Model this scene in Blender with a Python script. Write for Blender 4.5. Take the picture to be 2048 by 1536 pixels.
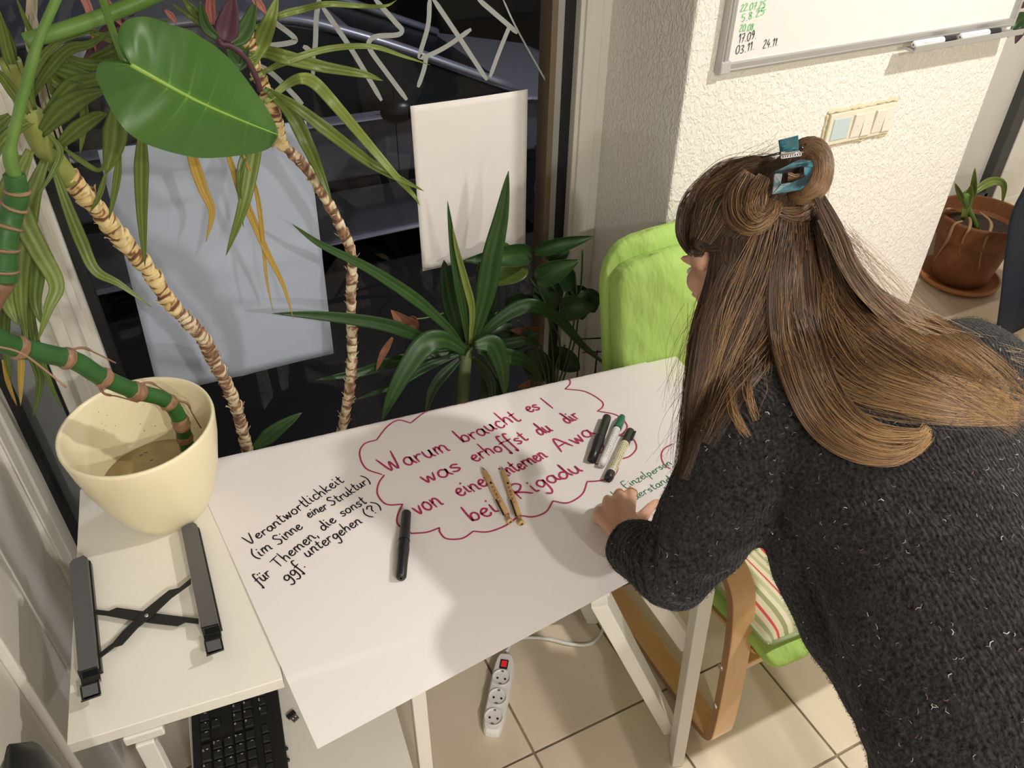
import bpy, bmesh, math, random
import numpy as np
from mathutils import Vector, Matrix
from mathutils.bvhtree import BVHTree
random.seed(7); rng = np.random.default_rng(7)
for o in list(bpy.data.objects): bpy.data.objects.remove(o)
SC = bpy.context.scene; COL = SC.collection
V = lambda *a: np.array(a, float)
def nz(v): v = np.asarray(v, float); return v / (np.linalg.norm(v) + 1e-12)

# ------------------------------------------------------------------ camera
FL = 1637.3; HC = 1.87; YAW, PIT, ROL = .46954, .66951, .01559
_f = V(math.sin(YAW)*math.cos(PIT), math.cos(YAW)*math.cos(PIT), -math.sin(PIT))
_r = V(math.cos(YAW), -math.sin(YAW), 0); _u = np.cross(_r, _f)
CR = math.cos(ROL)*_r + math.sin(ROL)*_u; CU = -math.sin(ROL)*_r + math.cos(ROL)*_u; CF = _f
CAM = V(0, 0, HC)
cam = bpy.data.objects.new('camera', bpy.data.cameras.new('camera')); COL.objects.link(cam)
cam.data.sensor_width = 36; cam.data.lens = FL/2048*36; cam.data.clip_start = .02
M = Matrix.Identity(4)
for i, c in enumerate((CR, CU, -CF)):
    for j in range(3): M[j][i] = c[j]
M[0][3], M[1][3], M[2][3] = CAM
cam.matrix_world = M; SC.camera = cam
def ray(x, y): return CF + (x-1024)/FL*CR - (y-768)/FL*CU
def P(x, y, d): return CAM + ray(x, y)*d
def PZ(x, y, z=.74): q = ray(x, y); return CAM + q*((z-HC)/q[2])
def PY(x, y, yy): q = ray(x, y); return CAM + q*(yy/q[1])
def PX(x, y, xx): q = ray(x, y); return CAM + q*(xx/q[0])
# ------------------------------------------------------------------ world, lamps, exposure
w = bpy.data.worlds.new('night'); SC.world = w; w.use_nodes = True
w.node_tree.nodes['Background'].inputs[0].default_value = (.010, .011, .014, 1)
w.node_tree.nodes['Background'].inputs[1].default_value = 1.0
SC.view_settings.view_transform = 'Standard'; SC.view_settings.look = 'None'
SC.view_settings.gamma = 1; SC.view_settings.use_curve_mapping = False
SC.view_settings.exposure = -0.06
LAMPS = [((.55, -1.7, 2.62), 56, .045), ((1.95, .25, 2.62), 46, .045), ((-.05, -2.2, 2.62), 46, .045)]
WARM = (1, .945, .875)
for (l, e, r) in LAMPS:
    d = bpy.data.lights.new('ceiling_lamp_light', 'AREA'); d.shape = 'DISK'; d.size = r*2; d.energy = e; d.color = WARM
    o = bpy.data.objects.new('ceiling_lamp_light', d); COL.objects.link(o); o.location = l
d = bpy.data.lights.new('outdoor_fill_light', 'POINT'); d.energy = 240; d.color = (.82, .86, 1); d.shadow_soft_size = .15  # added fill outside that brightens the car, stands for no known lamp
o = bpy.data.objects.new('outdoor_fill_light', d); COL.objects.link(o); o.location = (3.4, 3.4, 3.4)

# ------------------------------------------------------------------ helpers
def thing(name, label, cat, loc, group=None, kind=None):
    o = bpy.data.objects.new(name, None); COL.objects.link(o); o.location = [float(c) for c in loc]
    o.empty_display_size = .05; tag(o, label, cat, group, kind); return o
def tag(o, label=None, cat=None, group=None, kind=None):
    if label: o['label'] = label
    if cat: o['category'] = cat
    if group: o['group'] = group
    if kind: o['kind'] = kind
    return o
def wloc(o):
    l = V(0, 0, 0)
    while o is not None: l = l + V(*o.location); o = o.parent
    return l
class MB:
    def __init__(s): s.v = []; s.f = []; s.c = []; s.n = 0
    def add(s, vs, fs, col=None):
        s.v.append(np.asarray(vs, float).reshape(-1, 3)); b = s.n
        s.f += [tuple(i+b for i in f) for f in fs]; s.n += len(s.v[-1])
        if col is not None: s.c.append(np.broadcast_to(np.asarray(col, float).reshape(-1, 1), (len(s.v[-1]), 1)))
        else: s.c.append(np.zeros((len(s.v[-1]), 1)))
        return s
    def box(s, c, size, ax=None, ay=None, az=None):
        ax = nz(ax) if ax is not None else V(1, 0, 0); ay = nz(ay) if ay is not None else V(0, 1, 0)
        az = nz(az) if az is not None else nz(np.cross(ax, ay)); c = np.asarray(c, float); hx, hy, hz = [q/2 for q in size]
        vs = [c+ax*x*hx+ay*y*hy+az*z*hz for z in (-1, 1) for x, y in ((-1, -1), (1, -1), (1, 1), (-1, 1))]
        return s.add(vs, [(3, 2, 1, 0), (4, 5, 6, 7), (0, 1, 5, 4), (1, 2, 6, 5), (2, 3, 7, 6), (3, 0, 4, 7)])
    def bb(s, x0, x1, y0, y1, z0, z1): return s.box(((x0+x1)/2, (y0+y1)/2, (z0+z1)/2), (x1-x0, y1-y0, z1-z0))
    def bar(s, a, b, w_, h_, side=None):
        a = np.asarray(a, float); b = np.asarray(b, float); t = nz(b-a)
        if side is None: side = np.cross(t, V(0, 0, 1)) if abs(t[2]) < .95 else V(1, 0, 0)
        side = nz(np.asarray(side, float) - t*np.dot(side, t)); n = np.cross(t, side)
        return s.box((a+b)/2, (np.linalg.norm(b-a), w_, h_), t, side, n)
    def prism(s, poly, z0, z1):
        n = len(poly); vs = [V(p[0], p[1], z0) for p in poly]+[V(p[0], p[1], z1) for p in poly]
        a = sum(poly[i][0]*poly[(i+1) % n][1]-poly[(i+1) % n][0]*poly[i][1] for i in range(n))
        ids = list(range(n)) if a > 0 else list(range(n))[::-1]
        return s.add(vs, [tuple(ids[::-1]), tuple(i+n for i in ids)]+[(ids[i], ids[(i+1) % n], ids[(i+1) % n]+n, ids[i]+n) for i in range(n)])
    def extr(s, poly3, vec):
        n = len(poly3); vec = np.asarray(vec, float); vs = [np.asarray(p, float) for p in poly3]+[np.asarray(p, float)+vec for p in poly3]
        return s.add(vs, [tuple(range(n))[::-1], tuple(range(n, 2*n))]+[(i, (i+1) % n, (i+1) % n+n, i+n) for i in range(n)])
    def rings(s, rs, closed=True, caps=True, col=None):
        n = len(rs[0]); vs = [p for r in rs for p in r]; fs = []
        for i in range(len(rs)-1):
            for j in range(n if closed else n-1):
                k = (j+1) % n; fs.append((i*n+j, i*n+k, (i+1)*n+k, (i+1)*n+j))
        if caps and closed: fs += [tuple(range(n))[::-1], tuple(range((len(rs)-1)*n, len(rs)*n))]
        return s.add(vs, fs, col)
    def tube(s, path, rad, n=8, caps=True, col=None, flat=1.0, up=None):
        path = [np.asarray(p, float) for p in path]; m = len(path)
        rad = [rad]*m if np.isscalar(rad) else rad; rs = []; prev = None
        for i in range(m):
            t = nz(path[min(i+1, m-1)]-path[max(i-1, 0)])
            if prev is None:
                h = np.asarray(up, float) if up is not None else (V(0, 0, 1) if abs(t[2]) < .9 else V(1, 0, 0))
            else: h = prev
            a = nz(h - t*np.dot(h, t)); prev = a; b = np.cross(t, a)
            ra, rb = (rad[i] if not np.isscalar(rad[i]) else (rad[i]*flat, rad[i]))
            rs.append([path[i]+a*ra*math.cos(q)+b*rb*math.sin(q) for q in np.linspace(0, 2*math.pi, n, endpoint=False)])
        return s.rings(rs, True, caps, col)
    def lathe(s, base, prof, n=32, axis=None, caps=False):
        base = np.asarray(base, float); az = nz(axis) if axis is not None else V(0, 0, 1)
        ax = nz(np.cross(V(0, 1, 0), az)) if abs(az[1]) < .9 else nz(np.cross(V(1, 0, 0), az)); ay = np.cross(az, ax)
        rs = [[base+az*z+(ax*math.cos(q)+ay*math.sin(q))*r for q in np.linspace(0, 2*math.pi, n, endpoint=False)] for r, z in prof]
        return s.rings(rs, True, caps)
    def ball(s, c, r, n=10, ax=None, ay=None, az=None):
        r = [r]*3 if np.isscalar(r) else r; c = np.asarray(c, float)
        ax = V(1, 0, 0) if ax is None else ax; ay = V(0, 1, 0) if ay is None else ay; az = V(0, 0, 1) if az is None else az
        rs = []
        for i in range(n+1):
            th = math.pi*min(max(i/n, .012), .988)
            rs.append([c+ax*r[0]*math.sin(th)*math.cos(q)+ay*r[1]*math.sin(th)*math.sin(q)-az*r[2]*math.cos(th) for q in np.linspace(0, 2*math.pi, 2*n, endpoint=False)])
        return s.rings(rs)
    def build(s, name, mat, parent=None, smooth=False, bevel=0, sub=0, solid=0):
        off = wloc(parent) if parent is not None else V(0, 0, 0)
        me = bpy.data.meshes.new(name); vs = np.concatenate(s.v)-off
        me.from_pydata(vs.tolist(), [], s.f); me.update()
        at = me.attributes.new('tone', 'FLOAT', 'POINT'); at.data.foreach_set('value', np.concatenate(s.c)[:, 0].astype(np.float32))
        me.materials.append(mat)
        o = bpy.data.objects.new(name, me); COL.objects.link(o)
        if parent is not None: o.parent = parent
        if smooth: me.polygons.foreach_set('use_smooth', [True]*len(me.polygons))
        if solid: m = o.modifiers.new('t', 'SOLIDIFY'); m.thickness = solid; m.offset = 0
        if bevel: m = o.modifiers.new('b', 'BEVEL'); m.width = bevel; m.segments = 2; m.limit_method = 'ANGLE'
        if sub: m = o.modifiers.new('s', 'SUBSURF'); m.levels = sub; m.render_levels = sub
        return o
def cr(pts, n=8, closed=False):
    pts = [np.asarray(p, float) for p in pts]
    if len(pts) < 3: return [pts[0]+(pts[-1]-pts[0])*t for t in np.linspace(0, 1, n+1)]
    q = ([pts[-1]]+pts+[pts[0], pts[1]]) if closed else ([2*pts[0]-pts[1]]+pts+[2*pts[-1]-pts[-2]])
    out = []
    for i in range(len(q)-3):
        a, b, c, d = q[i:i+4]
        for t in np.linspace(0, 1, n, endpoint=False):
            out.append(.5*((2*b)+(-a+c)*t+(2*a-5*b+4*c-d)*t*t+(-a+3*b-3*c+d)*t**3))
    if not closed: out.append(pts[-1])
    return out
def to_mesh(o):
    dg = bpy.context.evaluated_depsgraph_get(); dg.update()
    me = bpy.data.meshes.new_from_object(o.evaluated_get(dg)); o.modifiers.clear(); o.data = me; return me

# ------------------------------------------------------------------ materials
def mat(name, col, rough=.5, metal=0, bump=None, bdist=.004, var=None, spec=.5, coat=0, sss=0, stretch=None, emit=None, trans=0, alpha=1):
    m = bpy.data.materials.new(name); m.use_nodes = True; nt = m.node_tree; b = nt.nodes['Principled BSDF']
    c4 = (*col, 1); b.inputs['Base Color'].default_value = c4; b.inputs['Roughness'].default_value = rough
    b.inputs['Metallic'].default_value = metal; b.inputs['Specular IOR Level'].default_value = spec
    b.inputs['Coat Weight'].default_value = coat; b.inputs['Transmission Weight'].default_value = trans
    if sss: b.inputs['Subsurface Weight'].default_value = sss; b.inputs['Subsurface Scale'].default_value = .01
    if emit: b.inputs['Emission Color'].default_value = (*emit[0], 1); b.inputs['Emission Strength'].default_value = emit[1]
    tc = nt.nodes.new('ShaderNodeTexCoord'); mp = nt.nodes.new('ShaderNodeMapping'); nt.links.new(tc.outputs['Object'], mp.inputs[0])
    if stretch: mp.inputs['Scale'].default_value = stretch
    def noise(sc, det=4, r=.55):
        n = nt.nodes.new('ShaderNodeTexNoise'); n.inputs['Scale'].default_value = sc; n.inputs['Detail'].default_value = det
        n.inputs['Roughness'].default_value = r; nt.links.new(mp.outputs[0], n.inputs[0]); return n
    if var:
        col2, sc, lo, hi = var; n = noise(sc); rp = nt.nodes.new('ShaderNodeValToRGB')
        rp.color_ramp.elements[0].position = lo; rp.color_ramp.elements[1].position = hi
        rp.color_ramp.elements[0].color = c4; rp.color_ramp.elements[1].color = (*col2, 1)
        nt.links.new(n.outputs[0], rp.inputs[0]); nt.links.new(rp.outputs[0], b.inputs['Base Color'])
    if bump:
        sc, st = bump; n = noise(sc, 3); bp = nt.nodes.new('ShaderNodeBump'); bp.inputs['Strength'].default_value = st
        bp.inputs['Distance'].default_value = bdist; nt.links.new(n.outputs[0], bp.inputs['Height']); nt.links.new(bp.outputs[0], b.inputs['Normal'])
    return m
def tonemat(name, stops, rough=.5, spec=.4, bump=None, sss=0, translucent=0, noise=0, nscale=30):
    """base colour follows the mesh attribute 'tone' (the thing's own colour pattern)"""
    m = mat(name, stops[0][1], rough, bump=bump, spec=spec, sss=sss); nt = m.node_tree; b = nt.nodes['Principled BSDF']
    a = nt.nodes.new('ShaderNodeAttribute'); a.attribute_name = 'tone'; rp = nt.nodes.new('ShaderNodeValToRGB'); e = rp.color_ramp.elements
    e[0].position = stops[0][0]; e[0].color = (*stops[0][1], 1); e[1].position = stops[-1][0]; e[1].color = (*stops[-1][1], 1)
    for p, c in stops[1:-1]: x = e.new(p); x.color = (*c, 1)
    src = a.outputs['Fac']
    if noise:
        tc = nt.nodes.new('ShaderNodeTexCoord'); n = nt.nodes.new('ShaderNodeTexNoise'); n.inputs['Scale'].default_value = nscale
        nt.links.new(tc.outputs['Object'], n.inputs[0]); k = nt.nodes.new('ShaderNodeMath'); k.operation = 'MULTIPLY_ADD'
        k.inputs[1].default_value = noise*2; nt.links.new(n.outputs[0], k.inputs[0])
        k2 = nt.nodes.new('ShaderNodeMath'); k2.operation = 'SUBTRACT'; k2.inputs[1].default_value = noise
        nt.links.new(src, k.inputs[2]); nt.links.new(k.outputs[0], k2.inputs[0]); src = k2.outputs[0]
    nt.links.new(src, rp.inputs[0]); nt.links.new(rp.outputs[0], b.inputs['Base Color'])
    if translucent:
        tr = nt.nodes.new('ShaderNodeBsdfTranslucent'); nt.links.new(rp.outputs[0], tr.inputs[0]); mx = nt.nodes.new('ShaderNodeMixShader')
        mx.inputs[0].default_value = translucent; nt.links.new(b.outputs[0], mx.inputs[1]); nt.links.new(tr.outputs[0], mx.inputs[2])
        nt.links.new(mx.outputs[0], nt.nodes['Material Output'].inputs[0])
    return m
def glassmat(name, refl=1.0, tint=(1, 1, 1)):
    m = bpy.data.materials.new(name); m.use_nodes = True; nt = m.node_tree; nt.nodes.remove(nt.nodes['Principled BSDF'])
    t = nt.nodes.new('ShaderNodeBsdfTransparent'); t.inputs[0].default_value = (*tint, 1); g = nt.nodes.new('ShaderNodeBsdfGlossy'); g.inputs['Roughness'].default_value = .004
    f = nt.nodes.new('ShaderNodeFresnel'); f.inputs[0].default_value = 1.45; mx = nt.nodes.new('ShaderNodeMixShader')
    ge = nt.nodes.new('ShaderNodeNewGeometry'); iv = nt.nodes.new('ShaderNodeMath'); iv.operation = 'SUBTRACT'; iv.inputs[0].default_value = refl; nt.links.new(ge.outputs['Backfacing'], iv.inputs[1]); iv.use_clamp = True
    mu = nt.nodes.new('ShaderNodeMath'); mu.operation = 'MULTIPLY'; nt.links.new(f.outputs[0], mu.inputs[0]); nt.links.new(iv.outputs[0], mu.inputs[1]); nt.links.new(mu.outputs[0], mx.inputs[0]); nt.links.new(t.outputs[0], mx.inputs[1]); nt.links.new(g.outputs[0], mx.inputs[2])
    nt.links.new(mx.outputs[0], nt.nodes['Material Output'].inputs[0]); return m
def wallmat():
    m = mat('woodchip_paint', (.80, .775, .72), .75, spec=.3); nt = m.node_tree; b = nt.nodes['Principled BSDF']
    tc = nt.nodes.new('ShaderNodeTexCoord'); mp = nt.nodes.new('ShaderNodeMapping'); mp.inputs['Scale'].default_value = (1, 1, .62)
    n = nt.nodes.new('ShaderNodeTexNoise'); n.inputs['Scale'].default_value = 95; n.inputs['Detail'].default_value = 2; n.inputs['Distortion'].default_value = 1.1
    r = nt.nodes.new('ShaderNodeValToRGB'); r.color_ramp.elements[0].position = .42; r.color_ramp.elements[1].position = .62
    n2 = nt.nodes.new('ShaderNodeTexNoise'); n2.inputs['Scale'].default_value = 300
    ad = nt.nodes.new('ShaderNodeMath'); ad.operation = 'MULTIPLY_ADD'; ad.inputs[1].default_value = .25
    bp = nt.nodes.new('ShaderNodeBump'); bp.inputs['Strength'].default_value = .55; bp.inputs['Distance'].default_value = .0035
    L = nt.links; L.new(tc.outputs['Object'], mp.inputs[0]); L.new(mp.outputs[0], n.inputs[0]); L.new(mp.outputs[0], n2.inputs[0])
    L.new(n.outputs[0], r.inputs[0]); L.new(n2.outputs[0], ad.inputs[0]); L.new(r.outputs[0], ad.inputs[2]); L.new(ad.outputs[0], bp.inputs['Height']); L.new(bp.outputs[0], b.inputs['Normal'])
    return m
MW = wallmat()
M_frame = mat('painted_frame', (.72, .70, .63), .45, bump=(60, .08), var=((.60, .57, .50), 6, .5, .75), stretch=(1, 1, .25))
M_gasket = mat('black_gasket', (.010, .010, .012), .5)
M_alu = mat('aluminium', (.50, .50, .49), .38, .6)
M_brown = mat('brown_spacer', (.20, .15, .10), .5, .3)
M_door = mat('white_lacquer', (.74, .72, .66), .42, var=((.70, .68, .61), 3, .4, .7))
M_grout = mat('grout', (.20, .155, .105), .85, bump=(120, .3), var=((.33, .27, .19), 14, .35, .65))
M_tile = mat('beige_tile', (.69, .60, .47), .28, var=((.60, .51, .40), 2.2, .48, .62), stretch=(1.3, .5, 1), bump=(40, .03))
M_glass = glassmat('window_glass', .62)
M_white = mat('white_laminate', (.80, .775, .70), .42, bump=(300, .03))
M_trestle = mat('white_painted_wood', (.74, .72, .66), .5, bump=(80, .06))
M_paper = mat('white_paper', (.80, .76, .755), .65, bump=(7, .10), spec=.3)
M_paper2 = mat('bluish_paper', (.43, .485, .59), .65, bump=(8, .08), spec=.3)
M_paper3 = mat('plain_paper', (.84, .80, .77), .65, bump=(10, .07), spec=.3)
M_black = mat('black_plastic', (.012, .012, .013), .35)
M_blackm = mat('matt_black', (.010, .010, .011), .6)
M_grey = mat('anodised_grey', (.125, .125, .13), .45, .35)
M_pink = mat('pink_ink', (.42, .035, .115), .5)
M_ink = mat('black_ink', (.012, .010, .014), .5)
M_gink = mat('green_ink', (.01, .16, .09), .5)
M_lgreen = mat('light_green_ink', (.14, .58, .16), .5)
M_chalk = mat('white_chalk_ink', (.33, .34, .33), .8)
M_cream = mat('cream_plastic', (.84, .755, .52), .33, spec=.5)
M_steel = mat('steel', (.6, .6, .6), .25, 1)

# ------------------------------------------------------------------ SETTING
YW, YP = 1.73, 1.41                      # window plane, pillar front
def struct(name, mb, m, parent=None, **k):
    o = mb.build(name, m, parent, **k)
    if parent is None: o['kind'] = 'structure'
    return o
XPL, XPR = 1.118, 2.135                  # pillar left / right
floor = struct('floor', MB().bb(-.6, 4.2, -3.2, 2.0, -.06, -.005), M_grout)
tiles = None; pitch = .3185
for i in range(-3, 11):
    for j in range(-2, 5):
        x0 = .4975+pitch*(i-0)-pitch*0; y0 = .836-pitch*j
        a, b = x0+.003, x0+pitch-.003; c, d = y0+.003, y0+pitch-.003
        if b < -.55: continue
        if tiles is None:
            tm = MB().bb(-pitch/2+.003, pitch/2-.003, -pitch/2+.003, pitch/2-.003, -.005, 0)
            to = tm.build('tile', M_tile, floor, bevel=.0012); tiles = to
        else: to = tiles.copy(); COL.objects.link(to)
        to.location = ((a+b)/2, (c+d)/2, random.uniform(-.0006, 0))
ceil = struct('ceiling', MB().bb(-.6, 4.2, -3.2, 2.0, 2.66, 2.72), mat('ceiling_paint', (.82, .81, .78), .8))
struct('wall_back', MB().bb(-.6, 4.2, -3.3, -3.2, 0, 2.7), MW)
struct('wall_right', MB().bb(4.2, 4.3, -3.2, 2.0, 0, 2.7), MW)
struct('wall_left', MB().bb(-.75, -.6, -3.2, .2, 0, 2.7), MW)
pil = struct('wall_pillar', MB().bb(XPL, XPR, YP, 1.95, 0, 2.66), MW, bevel=.006)
# main window: frame, gaskets, pane
win = MB()
win.bb(1.035, XPL+.002, YW-.012, YW+.07, .0, 2.66)           # right post
win.bb(1.045, 1.09, YW-.022, YW-.010, .0, 2.66)
window = struct('window_1', win, M_frame, bevel=.003)
wx0 = PY(99, 400, YW)[0]
gs = MB().bb(1.0, 1.036, YW+.012, YW+.06, 0, 2.66).bb(wx0, wx0+.02, YW+.005, YW+.06, 0, 2.66)
gs.build('gasket', M_gasket, window)
MB().bb(.962, .978, YW-.006, YW+.05, 0, 2.66).build('metal_strip', M_brown, window)
MB().bb(.978, 1.0, YW+.0, YW+.05, 0, 2.66).build('aluminium_strip', M_alu, window, bevel=.003)
pane = MB().bb(wx0+.002, 1.034, YW+.02, YW+.026, .02, 2.66).build('pane', M_glass, window)
MB().bb(wx0, 1.04, YW-.02, YW+.06, 0, .10).build('bottom_rail', M_frame, window, bevel=.003)
# mullion between the two panes, then the narrow second window
XL = -.365
mul = struct('trim_1', MB().bb(-.258, wx0, YW-.03, YW+.08, 0, 2.66).bb(-.225, -.2, YW-.040, YW-.03, 0, 2.66).bb(wx0-.028, wx0-.012, YW-.036, YW-.03, 0, 2.66), M_frame, bevel=.003)
side = struct('window_2', MB().bb(XL, -.258, YW-.02, YW+.06, 0, .12), M_frame, bevel=.003)
MB().bb(XL, XL+.012, YW-.008, YW+.05, .12, 2.66).bb(-.268, -.257, YW-.008, YW+.05, .12, 2.66).build('gasket', M_gasket, side)
MB().bb(XL+.010, -.266, YW+.02, YW+.026, .12, 2.66).build('pane', M_glass, side)
MB().bb(XL-.3, -.262, YW+.20, YW+.22, 0.0, 2.66).build('reflection_panel', mat('reflection_grey', (.42, .43, .42), .6), side)  # grey sheet behind the glass, imitates the pale reflection in this pane
trim2 = struct('trim_2', MB().bb(XL-.05, XL, 1.50, YW+.06, 0, 2.66).bb(XL-.03, XL+.010, 1.50, 1.555, 0, 2.66).bb(XL-.03, XL+.006, 1.60, 1.66, 0, 2.66), M_frame, bevel=.003)
door = struct('door_1', MB().bb(XL-.05, XL-.012, -.1, 1.495, 0.0, 2.2), M_door, bevel=.002)
for k, (a, b, t) in enumerate(((1.485, 1.498, .008), (1.215, 1.483, 0), (1.005, 1.21, -.002), (.70, .985, -.004), (.3, .695, -.002), (-.1, .295, -.002))):
    MB().bb(XL-.02, XL+t, a, b, 0.0, 2.2).build('panel' if k else 'edge_strip', M_door, door, bevel=.002)
MB().bb(XL-.02, XL+.010, .988, 1.002, 0.0, 2.2).build('ridge_strip', M_door, door, bevel=.003)
# right niche: sill, window covered with white paper, gasket, frame
ZS = PY(1950, 560, 1.5)[2]-.02

niche_floor_z = .33
sill = struct('trim_3', MB().bb(XPR-.3, 4.1, 1.44, 1.80, 0, niche_floor_z-.03).bb(XPR-.3, 4.1, 1.425, 1.80, niche_floor_z-.03, niche_floor_z),
              mat('stone_sill', (.52, .43, .31), .35, var=((.58, .49, .37), 5, .4, .6)), bevel=.004)
wr = struct('window_3', MB().bb(2.93, 3.4, 1.76, 1.83, niche_floor_z, 2.66).bb(1.9, 3.4, 1.755, 1.83, niche_floor_z, .50), M_frame, bevel=.003)
MB().bb(2.875, 2.935, 1.765, 1.82, .50, 2.66).bb(2.0, 2.9, 1.765, 1.82, .48, .545).build('gasket', mat('grey_gasket', (.05, .05, .05), .5), wr, bevel=.004)
MB().bb(2.0, 2.88, 1.79, 1.796, .52, 2.66).build('pane', M_glass, wr)
MB().bb(2.0, 2.88, 1.80, 1.803, .52, 2.66).build('paper_cover', mat('translucent_paper', (.66, .64, .58), .6, bump=(3, .3)), wr)
struct('wall_front', MB().bb(3.35, 4.2, 1.7, 1.9, 0, 2.66), MW)
# outside ground
struct('ground_outside', MB().bb(-6, 12, 1.98, 14, -.85, -.75), mat('asphalt', (.013, .011, .009), .7, bump=(60, .3)))
# lamps on the ceiling
for k, (l, e, r) in enumerate(LAMPS):
    t = thing('ceiling_lamp', ['round ceiling lamp behind the camera, nearest the middle of the room', 'round ceiling lamp to the right, above the person', 'round ceiling lamp behind the camera, farthest to the left'][k], 'lamp', (l[0], l[1], 2.66))
    MB().lathe((l[0], l[1], 2.66), [(.02, 0), (r+.05, 0), (r+.05, -.028), (r+.012, -.032), (r+.01, -.02), (.02, -.02)], 32).build('housing', M_white, t, smooth=False)
# ------------------------------------------------------------------ TABLES
ZT = .74; TA = -.10143; A = V(math.cos(TA), math.sin(TA), 0); B = V(-math.sin(TA), math.cos(TA), 0)
FLc = PZ(133, 1490, ZT); FRc = PZ(567, 1362, ZT)
def slab(mb, o, w_, d, z0, z1, inset=0):
    q = [o, o+A*w_, o+A*w_+B*d, o+B*d]; return mb.prism([(p[0], p[1]) for p in q], z0, z1)
side_t = thing('side_table', 'small white table holding the cream pot and the laptop stand', 'table', (FLc[0], FLc[1], 0))
slab(MB(), FLc, .302, .535, ZT-.024, ZT).build('tabletop', M_white, side_t, bevel=.0015)
lg0 = PZ(287, 1472, .70)*V(1, 1, 0)
for (p, off) in ((lg0, 0), (lg0+B*.44, 0), (lg0+A*.085+B*.455, 0)):
    MB().bar(p, p+V(0, 0, ZT-.045), .026, .024, side=A).build('leg', M_trestle, side_t, bevel=.002)
MB().bar(lg0+A*-.025+B*.004+V(0, 0, ZT-.034), lg0+A*.03+B*.004+V(0, 0, ZT-.034), .022, .018).build('crossbar', M_trestle, side_t, bevel=.002)
MB().bar(lg0+B*.44+A*-.04+V(0, 0, ZT-.042), lg0+B*.44+A*.13+V(0, 0, ZT-.042), .03, .035).build('crossbar', M_trestle, side_t, bevel=.002)
MB().bar(lg0+V(0, 0, ZT-.042), lg0+B*.44+V(0, 0, ZT-.038), .022, .02).build('crossbar', M_trestle, side_t, bevel=.002)
O2 = FRc+A*.006
desk = thing('trestle_desk', 'long white desk under the big sheet of paper, on splayed trestle legs', 'table', (O2[0], O2[1], 0))
slab(MB(), O2, .975, .535, ZT-.022, ZT-.001).build('tabletop', M_white, desk, bevel=.0015)
la0, la1 = PZ(1372, 1510, 0), PZ(1428, 1150, .69)
lb0, lb1 = PZ(1338, 1450, .02), PZ(1197, 1190, .70)
LS = nz(la0*[1, 1, 0]-PZ(1340, 1515, 0)*[1, 1, 0])
MB().bar(PZ(1352, 1512, 0), PZ(1412, 1150, .70), .026, .05, side=CR).build('leg', M_trestle, desk, bevel=.002)
MB().bar(lb0, lb1, .030, .045, side=CR).build('leg', M_trestle, desk, bevel=.002)
MB().bar(PZ(1376, 1290, .33), PZ(1300, 1180, .6), .035, .025, side=CR).build('brace', M_trestle, desk, bevel=.002)
MB().bar(PZ(1197, 1192, .705), PZ(1197, 1192, .705)+B*.4, .045, .022).build('crossbar', M_trestle, desk, bevel=.002)
MB().bar(PZ(1412, 1150, .705), PZ(1412, 1150, .705)+B*.4, .045, .022).build('crossbar', M_trestle, desk, bevel=.002)
for k in (0, 1):
    b0 = PZ(1352, 1512, 0)+B*.42; MB().bar(b0 if k else b0-A*.02, (la1 if k else lb1)*[1, 1, 0]+B*.40+V(0, 0, .69), .03, .045, side=CR).build('leg', M_trestle, desk, bevel=.002)
for (u, v) in ((.26, .03), (.26, .48)):
    p = O2*[1, 1, 0]+A*(u-.06)+B*v
    MB().bar(p, p+V(0, 0, ZT-.024), .026, .026, side=A).build('leg', M_trestle, desk, bevel=.002)
# low cabinet with the laptop
ZC = .42
cc = PZ(813, 1490, ZC); c0 = cc-A*.37
cab = thing('low_cabinet', 'low white drawer cabinet under the desk carrying the black keyboard', 'cabinet', (c0[0], c0[1], 0))
slab(MB(), c0-B*.05, .37, .42, ZC-.02, ZC).build('top', M_white, cab, bevel=.002)
slab(MB(), c0-B*.04, .018, .40, 0, ZC-.02).build('side_panel', M_white, cab, bevel=.001)
slab(MB(), c0-B*.04+A*.352, .018, .40, 0, ZC-.02).build('side_panel', M_white, cab, bevel=.001)
for k in range(2):
    dr = slab(MB(), c0-B*.055+A*.02, .33, .016, .02+k*.19, .20+k*.19).build('drawer', M_white, cab, bevel=.002)
    q = c0-B*.062+A*.185+V(0, 0, 0)*1; MB().ball((q[0], q[1], .11+k*.19), (.012, .012, .012), 8).build('knob', M_steel, dr, smooth=True)
slab(MB(), c0+B*.345+A*.018, .334, .012, .0, ZC-.02).build('back_panel', M_white, cab)
# ------------------------------------------------------------------ PAPER ON DESK
F0 = PZ(635, 1498, ZT); TC = .0957; C_ = V(math.cos(TC), math.sin(TC), 0); D_ = V(-math.sin(TC), math.cos(TC), 0)
F0 = F0-V(0, 0, 0); PWid, PLen = .985, .70
bk0 = PZ(430, 914, ZT); bk = B*1.0
def paper_pos(u, v, lift=0.0):
    p = F0*[1, 1, 0]+C_*u+D_*v; s = np.dot(p-bk0*[1, 1, 0], B); r = .012
    z = ZT+.0012; nrm = V(0, 0, 1)
    if s > -r:
        s2 = s+r; ang = min(s2/r, math.pi/2*.93); back = p-B*s2
        p = back+B*r*math.sin(ang); z = z-r*(1-math.cos(ang)); nrm = B*math.sin(ang)+V(0, 0, math.cos(ang))
        ex = s2-r*ang
        if ex > 0: p = p+B*math.cos(ang)*ex; z -= math.sin(ang)*ex
    sf = np.dot(p-FRc, B)
    if sf < 0: z -= .10*sf*sf
    z += .0022*max(0, math.sin(u*9+1))*max(0, math.sin(v*7))*(1 if 0 < sf < .48 else .0)
    return V(p[0], p[1], z)+nrm*lift
sheet = MB(); nu, nv = 60, 110
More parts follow.
